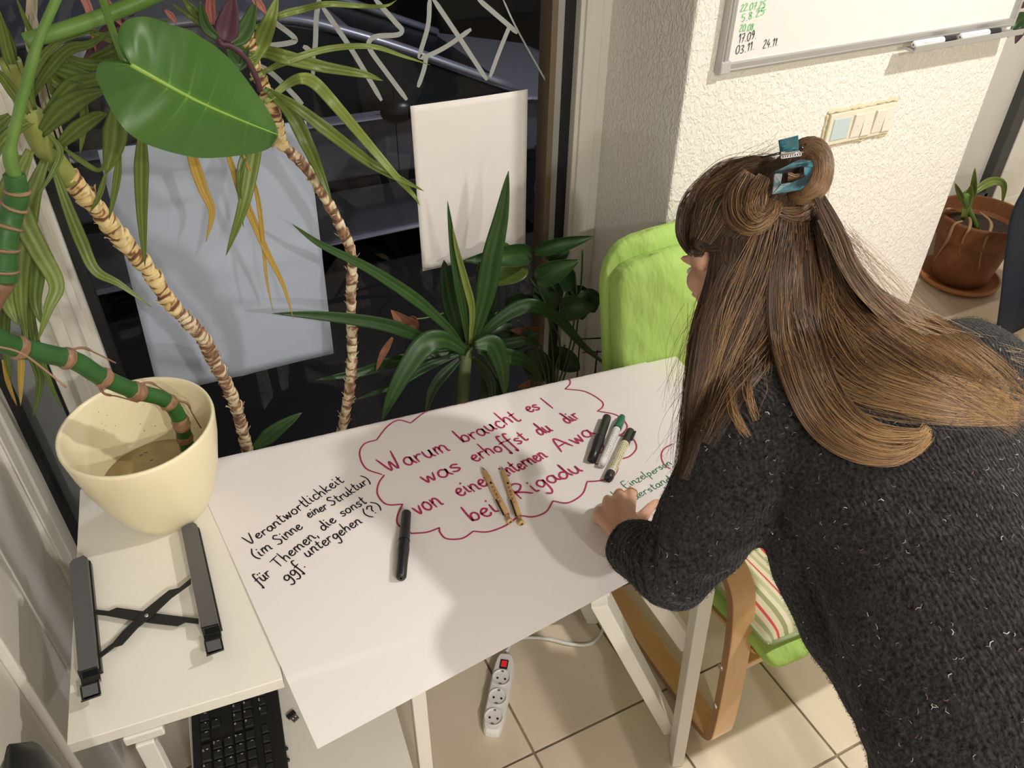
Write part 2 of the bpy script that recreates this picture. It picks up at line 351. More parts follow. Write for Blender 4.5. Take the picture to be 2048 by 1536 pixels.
vs = [paper_pos(PWid*i/nu, PLen*j/nv) for j in range(nv+1) for i in range(nu+1)]
sheet.add(vs, [(j*(nu+1)+i, j*(nu+1)+i+1, (j+1)*(nu+1)+i+1, (j+1)*(nu+1)+i) for j in range(nv) for i in range(nu)])
paper = sheet.build('paper_sheet', M_paper, None, smooth=True)
tag(paper, 'large white sheet with pink, black and green handwriting covering the desk', 'paper')
def pixuv(x, y):
    q = PZ(x, y, ZT); d = q-F0; return np.dot(d, C_), np.dot(d, D_)
GL = {
'a': (.95, [[(.78, .8), (.45, 1), (.12, .7), (.1, .25), (.38, 0), (.68, .3), (.8, .95), (.8, .35), (.98, 0)]]),
'b': (.9, [[(.15, 2.1), (.1, 1.0), (.12, .05), (.3, .8), (.65, .95), (.85, .5), (.6, .02), (.15, .08)]]),
'c': (.8, [[(.75, .85), (.42, 1), (.12, .6), (.2, .1), (.5, 0), (.8, .2)]]),
'd': (.95, [[(.75, .8), (.4, 1), (.1, .6), (.15, .1), (.45, .02), (.78, .6), (.85, 2.1), (.82, .6), (.98, 0)]]),
'e': (.85, [[(.12, .5), (.5, .55), (.75, .8), (.45, 1), (.12, .6), (.25, .08), (.6, 0), (.85, .25)]]),
'f': (.7, [[(.8, 1.95), (.5, 2.1), (.32, 1.5), (.3, .4), (.28, -.9), (.1, -.7)], [(.05, .95), (.7, 1.05)]]),
'g': (.9, [[(.78, .8), (.45, 1), (.12, .6), (.3, .1), (.7, .35), (.8, .9), (.75, -.5), (.45, -1.0), (.1, -.75)]]),
'h': (.9, [[(.15, 2.1), (.12, 0)], [(.12, .5), (.45, 1), (.72, .75), (.75, 0)]]),
'i': (.45, [[(.2, 1), (.2, .15), (.4, 0)], [(.2, 1.5), (.22, 1.58)]]),
'k': (.85, [[(.15, 2.0), (.12, 0)], [(.75, 1.05), (.15, .5), (.8, 0)]]),
'l': (.45, [[(.22, 2.1), (.15, .3), (.4, 0)]]),
'm': (1.3, [[(.1, 1), (.12, 0)], [(.12, .6), (.35, 1), (.55, .8), (.56, 0)], [(.56, .6), (.85, 1), (1.1, .75), (1.12, .1), (1.25, 0)]]),
'n': (.9, [[(.1, 1), (.12, 0)], [(.12, .55), (.42, 1), (.7, .8), (.72, .1), (.88, 0)]]),
'o': (.9, [[(.5, 1), (.15, .75), (.12, .25), (.45, 0), (.78, .3), (.75, .8), (.5, 1)]]),
'p': (.9, [[(.15, 1), (.12, -1)], [(.14, .7), (.5, 1), (.8, .6), (.55, .05), (.15, .15)]]),
'r': (.7, [[(.12, 1), (.15, 0)], [(.15, .6), (.4, .95), (.7, .9)]]),
's': (.75, [[(.7, .85), (.4, 1), (.15, .75), (.45, .5), (.65, .25), (.4, 0), (.08, .12)]]),
't': (.65, [[(.32, 1.7), (.28, .2), (.5, 0), (.62, .1)], [(.05, 1.1), (.62, 1.2)]]),
'u': (.95, [[(.12, 1), (.12, .3), (.4, 0), (.7, .4), (.74, 1), (.74, .2), (.92, 0)]]),
'v': (.8, [[(.08, 1), (.35, 0), (.72, 1)]]),
'w': (1.1, [[(.08, 1), (.3, 0), (.52, .8), (.75, 0), (1.02, 1)]]),
'z': (.8, [[(.1, 1), (.7, 1), (.1, 0), (.78, 0)]]),
'W': (1.75, [[(0, 1.75), (.5, 0), (.85, 1.1), (1.15, 0), (1.6, 2.2)]]),
'A': (1.4, [[(.05, 0), (.7, 2.0), (1.2, 0)], [(.25, .75), (1.1, .8)]]),
'R': (1.3, [[(.2, 2.0), (.15, 0)], [(.0, 1.8), (.7, 2.1), (1.05, 1.6), (.6, 1.05), (.2, 1.0), (.7, .6), (1.25, 0)]]),
'V': (1.2, [[(.0, 2.0), (.5, 0), (1.1, 2.0)]]),
'S': (1.1, [[(1.0, 1.7), (.6, 2.0), (.2, 1.6), (.55, 1.1), (.9, .6), (.55, 0), (.05, .25)]]),
'T': (1.2, [[(.6, 1.95), (.55, 0)], [(.0, 1.85), (1.2, 2.0)]]),
'E': (1.1, [[(1.0, 2.0), (.2, 1.95), (.2, 0), (1.05, .05)], [(.2, 1.0), (.8, 1.05)]]),
'(': (.55, [[(.5, 2.1), (.15, 1.2), (.2, .3), (.5, -.35)]]), ')': (.55, [[(.05, 2.1), (.4, 1.2), (.35, .3), (.05, -.35)]]),
'.': (.4, [[(.15, .05), (.2, 0)]]), ',': (.4, [[(.2, .15), (.08, -.35)]]),
'?': (.9, [[(.1, 1.6), (.4, 2.0), (.75, 1.6), (.4, 1.0), (.4, .55)], [(.4, .1), (.42, .05)]]),
'!': (.4, [[(.2, 2.2), (.2, .2)]]), '/': (.4, [[(.2, 2.1), (.3, -.1)]]), ' ': (.5, []),
'0': (.9, [[(.5, 1.7), (.12, 1.2), (.15, .3), (.45, 0), (.8, .5), (.75, 1.4), (.5, 1.7)]]),
'1': (.5, [[(.05, 1.2), (.35, 1.7), (.33, 0)]]), '2': (.85, [[(.1, 1.3), (.4, 1.7), (.7, 1.3), (.1, .05), (.8, .05)]]),
'3': (.85, [[(.1, 1.6), (.5, 1.7), (.65, 1.25), (.3, .9), (.7, .5), (.4, 0), (.08, .15)]]),
'4': (.85, [[(.4, 1.7), (.1, .7), (.8, .75)], [(.6, 1.1), (.55, 0)]]), '5': (.85, [[(.75, 1.7), (.25, 1.65), (.2, 1.0), (.6, .95), (.7, .4), (.4, 0), (.1, .1)]]),
'7': (.85, [[(.1, 1.6), (.75, 1.65), (.35, 0)], [(.2, .85), (.65, .9)]]), '8': (.85, [[(.6, 1.4), (.35, 1.7), (.15, 1.3), (.65, .5), (.4, 0), (.1, .4), (.6, 1.2), (.6, 1.4)]]),
'9': (.85, [[(.7, 1.3), (.4, 1.7), (.12, 1.2), (.4, .85), (.7, 1.3), (.6, .5), (.35, 0)]]),
}
def strokes(text, total, xh, slant=0.0, seed=0, wob=.05):
    rr = random.Random(seed+len(text)*13); adv = sum((GL[c][0]+.12) if c not in 'üä' else GL['u'][0]+.12 for c in text); k = total/adv; x = 0; out = []
    for c in text:
        g = 'u' if c == 'ü' else c; wd, ss = GL[g]; ss = list(ss)
        if c == 'ü': ss = ss+[[(.2, 1.45), (.22, 1.55)], [(.6, 1.45), (.62, 1.55)]]
        dy = rr.uniform(-wob, wob)*2; sc = 1+rr.uniform(-wob, wob)*1.5
        for s_ in ss:
            pts = [V((x+(px+rr.uniform(-wob, wob)*.5)*1.0)*k+slant*py*xh, (py*sc+dy)*xh, 0) for px, py in s_]
            out.append(pts)
        x += wd+.12
    return out
def ribbon2(mb, pts2, wdt, mapf, n=5, cap=True):
    pts2 = cr(pts2, n) if len(pts2) > 2 else [pts2[0], pts2[0]*.5+pts2[1]*.5, pts2[1]]
    m = len(pts2); L, Rr = [], []
    for i in range(m):
        t = nz(pts2[min(i+1, m-1)]-pts2[max(i-1, 0)]); nn = V(-t[1], t[0], 0)
        e = -t*wdt*.35 if i == 0 else (t*wdt*.35 if i == m-1 else 0*t); ww = wdt*(.6 if i in (0, m-1) else 1)/2
        L.append(mapf(pts2[i]+nn*ww+e)); Rr.append(mapf(pts2[i]-nn*ww+e))
    mb.add(L+Rr, [(m+i, m+i+1, i+1, i) for i in range(m-1)])
def write(text, a, b, xh, wdt, m, label=None, slant=0.0, seed=0):
    (u0, v0), (u1, v1) = pixuv(*a), pixuv(*b); tot = math.hypot(u1-u0, v1-v0); d = V(u1-u0, v1-v0, 0)/tot; n = V(-d[1], d[0], 0)
    mb = MB()
    for st in strokes(text, tot, xh, slant, seed):
        ribbon2(mb, st, wdt, lambda p: paper_pos(*(V(u0, v0, 0)+d*p[0]+n*p[1])[:2], .0007))
    o = mb.build('handwritten_word', m, paper)
    if label: o['label'] = label
Zc = lambda x, y: (450+x*.43945, 700+y*.43945)
PK = 'pink handwritten word'; BK = 'black handwritten word'; GK = 'green handwritten word'
for (t, a, b, xh) in (('Warum', (735, 562), (1032, 458), .0225), ('braucht', (1085, 425), (1352, 318), .0215), ('es', (1385, 288), (1440, 268), .019), ('/', (1478, 268), (1496, 262), .0185),
    ('was', (912, 612), (1088, 545), .022), ('erhoffst', (1135, 512), (1388, 410), .0185), ('du', (1435, 392), (1495, 368), .019), ('dir', (1560, 340), (1622, 310), .019),
    ('von', (880, 755), (1000, 702), .022), ('einer', (1068, 672), (1235, 600), .019), ('internen', (1282, 578), (1472, 488), .017), ('Awa', (1530, 468), (1690, 385), .021),
    ('bei', (1125, 785), (1252, 735), .021), ('Rigadu', (1340, 682), (1632, 548), .019)):
    write(t, Zc(*a), Zc(*b), xh, .0043, M_pink, PK, slant=-.12, seed=3)
for (t, a, b, xh) in (('Verantwortlichkeit', (112, 893), (545, 598), .0130), ('(im', (140, 958), (222, 905), .0125), ('Sinne', (245, 893), (358, 810), .0125), ('einer', (382, 768), (472, 722), .0115),
    ('Struktur)', (488, 715), (668, 600), .0120), ('für', (155, 1075), (218, 1028), .0125), ('Themen,', (242, 1000), (432, 845), .0125), ('die', (448, 828), (512, 780), .0120),
    ('sonst', (535, 762), (648, 695), .0120), ('ggf.', (282, 1062), (372, 985), .0125), ('untergehen', (375, 950), (628, 785), .0125), ('(?)', (652, 768), (722, 716), .0120)):
    write(t, Zc(*a), Zc(*b), xh, .0027, M_ink, BK, slant=.05, seed=8)
write('als', (1222, 1002), (1243, 990), .0085, .0017, M_gink, GK); write('Einzelperson', (1252, 980), (1345, 930), .0085, .0017, M_gink, GK, seed=2)
write('widerstand', (1252, 1012), (1345, 962), .0085, .0017, M_gink, GK, seed=4)
cloud = [[(715, 570), (640, 540), (613, 475), (635, 430), (690, 412)], [(690, 412), (740, 350), (790, 322), (845, 335)], [(845, 335), (920, 280), (1010, 250), (1095, 242)],
 [(1095, 242), (1200, 190), (1320, 165), (1420, 150)], [(1420, 150), (1500, 125), (1560, 132), (1570, 155), (1548, 180)], [(1548, 180), (1640, 192), (1712, 235), (1718, 262), (1695, 282)],
 [(1695, 282), (1780, 300), (1828, 345), (1815, 380), (1790, 395)], [(1790, 395), (1850, 405), (1872, 450), (1840, 490), (1785, 505)], [(1785, 505), (1785, 550), (1760, 585), (1700, 600), (1648, 603)],
 [(1648, 603), (1625, 660), (1560, 698), (1492, 690)], [(1492, 690), (1460, 740), (1400, 762), (1340, 755)], [(1340, 755), (1280, 800), (1200, 830), (1130, 828)],
 [(1130, 828), (1080, 860), (1010, 862), (980, 835), (975, 812)], [(975, 812), (920, 832), (850, 838)], [(850, 838), (790, 800), (785, 760), (808, 705)], [(808, 705), (735, 705), (695, 660), (700, 610), (725, 572)],
 [(1690, 410), (1720, 440), (1715, 470), (1680, 480), (1675, 505), (1690, 525), (1710, 515)]]
mb = MB()
for arc in cloud:
    p2 = [V(*pixuv(*Zc(*q)), 0) for q in arc]; ribbon2(mb, p2, .0034, lambda p: paper_pos(p[0], p[1], .0006), n=7)
mb.build('drawn_cloud', M_pink, paper)['label'] = 'pink outline of a cloud drawn round the question'
mb = MB(); ribbon2(mb, [V(*pixuv(x, y), 0) for x, y in ((1345, 890), (1328, 900), (1322, 915), (1328, 932), (1340, 940))], .003, lambda p: paper_pos(p[0], p[1], .0006)); mb.build('drawn_arc', M_pink, paper)
# ------------------------------------------------------------------ PAPERS AND DRAWING ON THE WINDOW
def winsheet(name, pts, m, label, cr_=.0012, sag=.0, y0=YW+.0165, fold=None):
    q = [PY(*p, y0) for p in pts]; n = 24; vs = []
    for j in range(n+1):
        for i in range(n+1):
            s, t = i/n, j/n; p = (q[0]*(1-s)+q[1]*s)*(1-t)+(q[3]*(1-s)+q[2]*s)*t
            d = .003*math.sin(s*3.1)*abs(math.sin(t*5+1))+.001+.014*max(0, t-.85)*abs(math.sin(s*4))
            d += cr_*(max(0, 1-abs(s-.47)/.045)+max(0, 1-abs(t-.5)/.045)*(1.2 if cr_ > .002 else .3))
            vs.append(p-V(0, d, 0))
    mb = MB().add(vs, [(j*(n+1)+i, (j+1)*(n+1)+i, (j+1)*(n+1)+i+1, j*(n+1)+i+1) for j in range(n) for i in range(n)])
    o = mb.build(name, m, None, smooth=True, solid=.0004); return tag(o, label, 'paper')
winsheet('paper_sheet', [(820, 212), (1055, 178), (1050, 495), (845, 542)], M_paper3, 'smaller warm white blank sheet taped to the window, on the right')
winsheet('paper_sheet', [(195, 300), (612, 240), (667, 706), (318, 788)], M_paper2, 'large bluish folded sheet taped to the window behind the yucca stems', .004)
z2 = lambda x, y: (500+x*.3418, y*.3418)
lines = [[(130, 120), (260, 222), (225, 252), (60, 272)], [(405, 0), (388, 100), (376, 295), (320, 275)], [(372, 290), (368, 450)], [(430, 50), (600, 300), (765, 580)],
 [(735, 0), (850, 130), (888, 175), (860, 203), (740, 212), (695, 245), (705, 295), (780, 400), (912, 577)], [(1050, 0), (1040, 150), (995, 310), (1002, 332), (1040, 325), (1150, 270), (1285, 175)],
 [(1030, 325), (1018, 400), (985, 500)], [(1075, 0), (1230, 230), (1380, 460)], [(1340, 0), (1480, 120), (1557, 187)], [(1518, 148), (1460, 290), (1405, 440)], [(20, 370), (130, 430), (300, 600)]]
wd = thing('window_writing', 'pale hand-drawn letters and strokes on the dark window glass above the papers', 'drawing', PY(900, 100, YW))
for k, l in enumerate(lines+[[(1480, 0), (1560, 170), (1740, 495)]]):
    q = [PY(*z2(*p), YW+.0193) for p in l]; ex = [V(p[0], p[2], 0) for p in q]; mb = MB()
    ribbon2(mb, ex, .0105 if k < len(lines) else .004, lambda p: V(p[0], YW+.0192-.00025*k, p[1]), n=7); mb.build('stroke', M_chalk, wd)
# ------------------------------------------------------------------ THINGS ON THE DESKS
def grad_tone(mb, k): return mb
# cream pot with water
pb = V(-.090, 1.213, ZT); RIM = .126
pot = thing('plant_pot', 'cream plastic flower pot with murky water on the small table', 'pot', pb)
prof = [(.012, .004), (.060, .0), (.070, .008), (.088, .04), (.108, .10), (.121, .16), (RIM+.001, .205), (RIM, .212), (RIM-.004, .212), (RIM-.006, .204), (.115, .16), (.101, .10), (.083, .045), (.062, .02), (.012, .018)]
pax = nz(V(-.03, -.01, 1))
MB().lathe(pb, prof, 56, axis=pax).build('pot_wall', M_cream, pot, smooth=True)
M_water = mat('murky_water', (.34, .25, .12), .08, var=((.46, .36, .20), 9, .42, .62), spec=.5)
MB().lathe(pb+pax*.085, [(.0005, 0), (.05, 0), (.0965, 0), (.0965, -.002), (.0005, -.003)], 40, axis=pax).build('water', M_water, pot)
mb = MB()
for k in range(16):
    a_, r_ = rng.uniform(0, 6.28), rng.uniform(.02, .08); p = pb+pax*.0862+V(math.cos(a_)*r_, math.sin(a_)*r_, .0)
    t_ = rng.uniform(0, 6.28); L_ = rng.uniform(.002, .007); mb.tube([p, p+V(math.cos(t_)*L_, math.sin(t_)*L_, .0004)], .0006, 4)
for k in range(26):
    a_ = rng.uniform(.4, 2.2); h_ = rng.uniform(.10, .19); r_ = np.interp(h_, [.085, .10, .16, .204], [.096, .1008, .1148, .1198])-.0003
    p = pb+pax*h_+V(math.cos(a_)*r_, math.sin(a_)*r_, 0); mb.ball(p, rng.uniform(.0004, .001), 3)
o = mb.build('debris', mat('dark_debris', (.07, .045, .02), .8), pot); o['kind'] = 'stuff'
# laptop stand
ZS_ = ZT+.024
stand = thing('laptop_stand', 'folding grey laptop stand with a black cross brace on the small table', 'laptop stand', PZ(293, 1230, ZT))
M_tip = mat('gloss_black', (.012, .012, .013), .12)
for (q, hook) in (([(362, 1056), (371, 1050), (386, 1043), (393, 1048), (437, 1246), (402, 1255)], [(402, 1255), (437, 1246), (450, 1305), (415, 1318)]),
                  ([(138, 1128), (144, 1119), (166, 1110), (174, 1114), (195, 1331), (156, 1343)], [(156, 1343), (195, 1331), (204, 1396), (165, 1410)])):
    top = [PZ(x, y, ZS_) for x, y in q]
    bar_ = MB().extr(top, V(0, 0, -.010)).build('rail', M_grey, stand, bevel=.0012)
    sh = A*.0025
    MB().extr([p+sh-V(0, 0, .0105) for p in top], V(0, 0, -.012)).build('rail_base', M_black, stand, bevel=.001)
    a0, a1, b1, b0 = [PZ(x, y, ZS_-.004) for x, y in hook]; d = (b0-a0); mb = MB(); profh = [(0, .004), (.10, .003), (.16, -.008), (.34, -.010), (.42, .000), (.55, .004), (.9, .002), (1.0, .010)]
    tp = []; bt = []
    for t, h in profh:
        z = V(0, 0, h); tp.append((a0+d*t+z, a1+(b1-a1)*t+z))
    rs = [[l+V(0, 0, 0), r_, r_-V(0, 0, .004), l-V(0, 0, .004)] for l, r_ in tp]
    mb.rings(rs).build('hook', M_tip, stand, bevel=.0006)
    c_ = (a0+a1)/2+(b0-a0)*.72+V(0, 0, .0055); sx = nz(a1-a0); sy = nz(b0-a0)
    MB().box(c_, (.021, .019, .002), sx, sy).build('rubber_pad', mat('rubber_pad', (.10, .105, .11), .4), stand, bevel=.0009)
zc = ZT+.008
def arm(pts, z):
    top = [PZ(x, y, z) for x, y in pts]; MB().extr(top, V(0, 0, -.0025)).build('brace_arm', M_blackm, stand, bevel=.0004)
s4 = lambda x, y: (x*.3815, 950+y*.3815)
arm([s4(*p) for p in ((490, 703), (570, 712), (612, 694), (740, 712), (840, 727), (960, 742), (1040, 752), (1040, 778), (970, 770), (930, 790), (800, 775), (680, 757), (550, 733), (490, 727))], zc+.003)
arm([s4(*p) for p in ((1000, 540), (940, 590), (885, 603), (760, 705), (640, 820), (590, 880), (512, 940), (518, 962), (600, 900), (640, 888), (720, 800), (800, 735), (900, 640), (940, 612), (1000, 568))], zc+.006)
MB().lathe(PZ(*s4(768, 737), zc+.0062), [(.0005, .0012), (.003, .0012), (.0034, 0)], 16).build('rivet', M_steel, stand, smooth=True)
# pens and markers
def axis_frame(a, b):
    t = nz(b-a); s = nz(np.cross(t, V(0, 0, 1))); return t, s, np.cross(s, t)
def penobj(name, label, cat, pa, pb_, z, parts, group=None, base=None):
    a, b = PZ(*pa, z), PZ(*pb_, z); L = np.linalg.norm(b-a); t = nz(b-a); th = thing(name, label, cat, (a+b)/2*V(1, 1, 0)+V(0, 0, ZT), group)
    for (pn, m, prof) in parts:
        MB().lathe(a, [(r, L*u) for u, r in prof], 20, axis=t).build(pn, m, th, smooth=True)
    return th, a, b
M_mark = mat('marker_body_black', (.022, .022, .024), .38)
mk, a, b = penobj('marker', 'black marker pen lying alone below the pink cloud', 'marker', (813, 1024), (802, 1157), ZT+.011,
    [('cap', M_mark, [(0, .002), (.004, .0078), (.02, .0088), (.44, .0098), (.445, .0105), (.455, .0105)]), ('barrel', M_black, [(.455, .0098), (.52, .0102), (.60, .0108), (.75, .0096), (.97, .0092), (.995, .0075), (1, .002)])])
mk2, a, b = penobj('marker', 'black marker with a pink dot, leftmost of the three by the sleeve', 'marker', *[Zc(*q) for q in ((1740, 303), (1668, 505))], ZT+.011,
    [('cap', M_mark, [(0, .002), (.01, .0085), (.03, .0092), (.48, .0102), (.49, .0108), (.50, .0108)]), ('barrel', M_black, [(.50, .0105), (.56, .0112), (.66, .0105), (.8, .0095), (.98, .009), (1, .002)])])
t = nz(b-a); c = a+t*.5*np.linalg.norm(b-a)+V(0, 0, .0093)
MB().ball(a*.46+b*.54+(nz(CAM-a)*.0078), (.009, .0055, .0035), 8, t, nz(np.cross(t, nz(CAM-a))), nz(CAM-a)).build('colour_dot', mat('pink_dot', (.62, .06, .20), .4), mk2, smooth=True)['label'] = 'pink colour dot'
M_lbl = mat('label_white', (.78, .78, .78), .4); M_ylbl = mat('label_cream', (.66, .63, .42), .4); M_gcap = mat('green_cap', (.01, .14, .075), .35)
g3, a, b = penobj('marker', 'white marker with a green cap, in the middle of the three', 'marker', *[Zc(*q) for q in ((1808, 302), (1712, 527))], ZT+.010,
    [('cap', M_gcap, [(0, .0015), (.004, .0065), (.06, .0072), (.065, .0088), (.26, .0092), (.27, .0092)]), ('barrel', M_lbl, [(.27, .0074), (.28, .0084), (.93, .0084), (.95, .0074), (.995, .0068), (1, .001)])])
mb = MB(); t = nz(b-a); L = np.linalg.norm(b-a)
def pen_print(a, b, r, u0, u1, rows, n):
    t = nz(b-a); L = np.linalg.norm(b-a); v = nz(CAM-a); v = nz(v-t*np.dot(v, t)); s = np.cross(t, v); mb = MB()
    for k in range(rows):
        ph = (k-(rows-1)/2)*.42; rad = v*math.cos(ph)+s*math.sin(ph); tan = -v*math.sin(ph)+s*math.cos(ph); u = u0
        for j in range(n):
            w_ = random.uniform(.4, 1)*(u1-u0)/n*.8; p = a+t*L*(u+w_/2)+rad*(r+.0002); mb.box(p, (L*w_, .0007+.0006*random.random(), .0002), t, tan, rad); u += (u1-u0)/n
    return mb
pen_print(a, b, .0084, .32, .9, 4, 14).build('fine_print', mat('print_grey', (.3, .3, .32), .5), g3)
g4, a, b = penobj('marker', 'cream marker with black cap and black end, rightmost of the three', 'marker', *[Zc(*q) for q in ((1848, 365), (1742, 590))], ZT+.010,
    [('cap', M_mark, [(0, .002), (.01, .0078), (.02, .0086), (.27, .0094), (.275, .0094)]), ('barrel', M_ylbl, [(.275, .0082), (.28, .0088), (.84, .0088), (.845, .008), (.86, .0082)]),
     ('end_plug', M_mark, [(.86, .0084), (.87, .0090), (.95, .0092), (.99, .0080), (1, .002)])])
t, s_, n_ = axis_frame(a, b); MB().bar(a+t*.004+s_*-.010+n_*.004, a+t*.034+s_*-.011+n_*.004, .004, .003).build('clip', M_mark, g4, bevel=.0008)
MB().lathe(a*.155+b*.845, [(.0086, 0), (.0089, .0005), (.0089, .0022), (.0086, .0026)], 20, axis=nz(b-a)).build('ring', M_lbl, g4)
pen_print(a, b, .0088, .32, .8, 4, 12).build('fine_print', mat('print_olive', (.2, .18, .09), .5), g4)
M_wood = mat('bamboo', (.52, .30, .12), .45, var=((.60, .38, .17), 60, .3, .7), stretch=(1, 1, 1))
for (p0, p1, lab) in (((1170, 532), (1298, 783), 'wooden ballpoint pen, left of the pair lying over the pink writing'), ((1258, 530), (1350, 792), 'wooden ballpoint pen, right of the pair lying over the pink writing')):
    th, a, b = penobj('ballpoint_pen', lab, 'pen', Zc(*p0), Zc(*p1), ZT+.0075,
        [('tip', M_steel, [(0, .0006), (.02, .0012), (.07, .0036), (.085, .0042)]), ('barrel', M_wood, [(.085, .0044), (.10, .0052), (.50, .0058), (.88, .0056), (.885, .0050)]),
         ('middle_ring', M_steel, [(.34, .0056), (.343, .0060), (.352, .0060), (.355, .0057)]), ('push_button', M_wood, [(.885, .0036), (.96, .0036), (.965, .0052), (.995, .0056), (1, .003)])])
    t, s_, n_ = axis_frame(a, b); L = np.linalg.norm(b-a)
    vv = nz(CAM-a); vv = nz(vv-t*np.dot(vv, t)); ss_ = np.cross(t, vv)
    MB().bar(a+t*L*.62+ss_*.0045+vv*.0062, a+t*L*.90+ss_*.0045+vv*.0066, .003, .0012, side=ss_).build('clip', M_black, th, bevel=.0004)
    MB().ball(a+t*L*.34+vv*.0055-ss_*.001, (.0035, .0022, .0012), 6, t, ss_, vv).build('logo_mark', M_ink, th)
    pen_print(a, b, .0057, .40, .72, 2, 5).build('fine_print', M_ink, th)
# keyboard on the cabinet
ZK = ZC+.014
kx = nz((PZ(572, 1500, ZK)-PZ(555, 1375, ZK))); ky = nz(np.cross(V(0, 0, 1), kx))   # kx: towards the camera (keyboard right end), ky: keyboard 'up' (image right)
k_ne = PZ(553, 1365, ZK)
wk = np.dot(k_ne-PZ(382, 1440, ZK), ky); K0 = k_ne-ky*wk-kx*.10               # a corner hidden under the table
kb = thing('keyboard', 'black computer keyboard with white legends on the low cabinet', 'keyboard', K0*V(1, 1, 0)+V(0, 0, ZC))
mb = MB(); q = [K0, K0+kx*.44, K0+kx*.44+ky*wk, K0+ky*wk]; mb.extr([p-V(0, 0, .013) for p in q], V(0, 0, .012)).build('case', M_blackm, kb, bevel=.003)
M_key = mat('key_black', (.016, .016, .017), .5); M_leg = mat('key_legend', (.8, .8, .78), .5); U = .0192
E0 = np.dot(PZ(411, 1455, ZK)-K0, kx); R0 = np.dot(PZ(411, 1455, ZK)-K0, ky)   # centre of the arrow key nearest the table
glyph = {'tri': [[(0, 0), (.5, 1), (1, 0), (0, 0)]], 'bar': [[(0, 0), (1, 0)]]}
def key(cx, cy, w_=1, h_=1, leg=None, sub=None):
    c = K0+kx*cx+ky*cy+V(0, 0, .003); k = MB(); sx, sy = (U*w_-.0022)/2, (U*h_-.0022)/2
    rs = [[c+kx*a*sx*f+ky*b_*sy*f+V(0, 0, z) for a, b_ in ((-1, -1), (1, -1), (1, 1), (-1, 1))] for f, z in ((1, -.003), (1, .0), (.86, .0035))]
    ko = k.rings(rs).build('key', M_key, kb, bevel=.0008)
    lm = MB(); top = c+V(0, 0, .0038)
    for (s_, x0, y0, hgt) in ((leg, -.32, .02, .0038), (sub, -.34, -.30, .0022)):
        if not s_: continue
        adv = 0
        for ch in s_:
            g = GL.get(ch) or GL.get(ch.lower())
            for st in g[1]:
                ribbon2(lm, [V(*(p)) for p in [(adv+px*hgt*.55, py*hgt*.5, 0) for px, py in st]], .0009, lambda p: top+kx*(x0*U+p[0])+ky*(y0*U+p[1]), n=2)
            adv += (g[0]+.1)*hgt*.55
    if lm.n: lm.build('key_legend', M_leg, ko)
ex, ey = E0, R0
key(ex, ey, leg='v'); key(ex-U, ey, leg='('); key(ex+U, ey, leg=')'); key(ex, ey+U, leg='v')
for i, (a_, b_) in enumerate((('', 'einf'), ('', 'pos'), ('', 'bild'))):
    key(ex+(i-1)*U, ey+U*3.0, sub=['entf', 'ende', 'bild'][i]); key(ex+(i-1)*U, ey+U*4.0, sub=['einf', 'pos', 'bild'][i])
nx = ex+U*2.25
for r in range(5):
    for c_ in range(4):
        d = [['0', '', '.', ''], ['1', '2', '3', ''], ['4', '5', 'V', ''], ['7', '8', '9', '.'], ['', '/', '', '']][r][c_]
        if r == 0 and c_ == 1: continue
        key(nx+c_*U+(U/2 if (r == 0 and c_ == 0) else 0), ey+r*U, w_=2 if (r == 0 and c_ == 0) else 1, leg=d or None, sub={(0, 0): 'einf', (1, 0): 'ende', (3, 0): 'pos', (0, 2): 'entf'}.get((r, c_)))
for c_ in range(-3, 8):
    if c_ not in (2,): key(ex+(c_-1+.1)*U, ey+5.4*U, h_=.8, sub=['druck', 'rollen', 'pause'][c_ % 3] if c_ < 3 else None)
for r in range(5):
    for c_ in range(2, 5): key(ex-(c_+.25)*U, ey+r*U, leg=random.choice('uopnm'))
ld = MB().box(K0+kx*(ex+5.2*U)+ky*(ey+5.3*U)+V(0, 0, .0002), (.004, .002, .0008), kx, ky).build('status_light', M_leg, kb)
for k in (0, 1): MB().ball(K0+ky*(wk+.001)+kx*(.235+.022*k)-V(0, 0, .008), .0035, 6).build('foot', M_black, kb)
# usb dongle
dg = PZ(583, 1432, ZC); dn = thing('usb_receiver', 'tiny black usb receiver lying on the white cabinet beside the keyboard', 'usb stick', dg)
du = nz(PZ(599, 1447, ZC)-PZ(583, 1432, ZC)); dv = nz(np.cross(V(0, 0, 1), du))
MB().box(dg+V(0, 0, .004), (.009, .017, .007), du, dv).build('grip', M_black, dn, bevel=.0012)
pl = MB().box(dg+du*.010+V(0, 0, .0035), (.012, .0122, .0045), du, dv).build('plug', mat('usb_metal', (.22, .2, .16), .35, .8), dn, bevel=.0004)
for k in (-1, 1): MB().box(dg+du*.010+dv*k*.003+V(0, 0, .006), (.0025, .002, .0006), du, dv).build('contact_hole', M_leg, pl)
# black chair back at the lower left
bc = thing('black_chair', 'black rounded chair back at the lower left beside the white door', 'chair', (-.15, .465, 0))
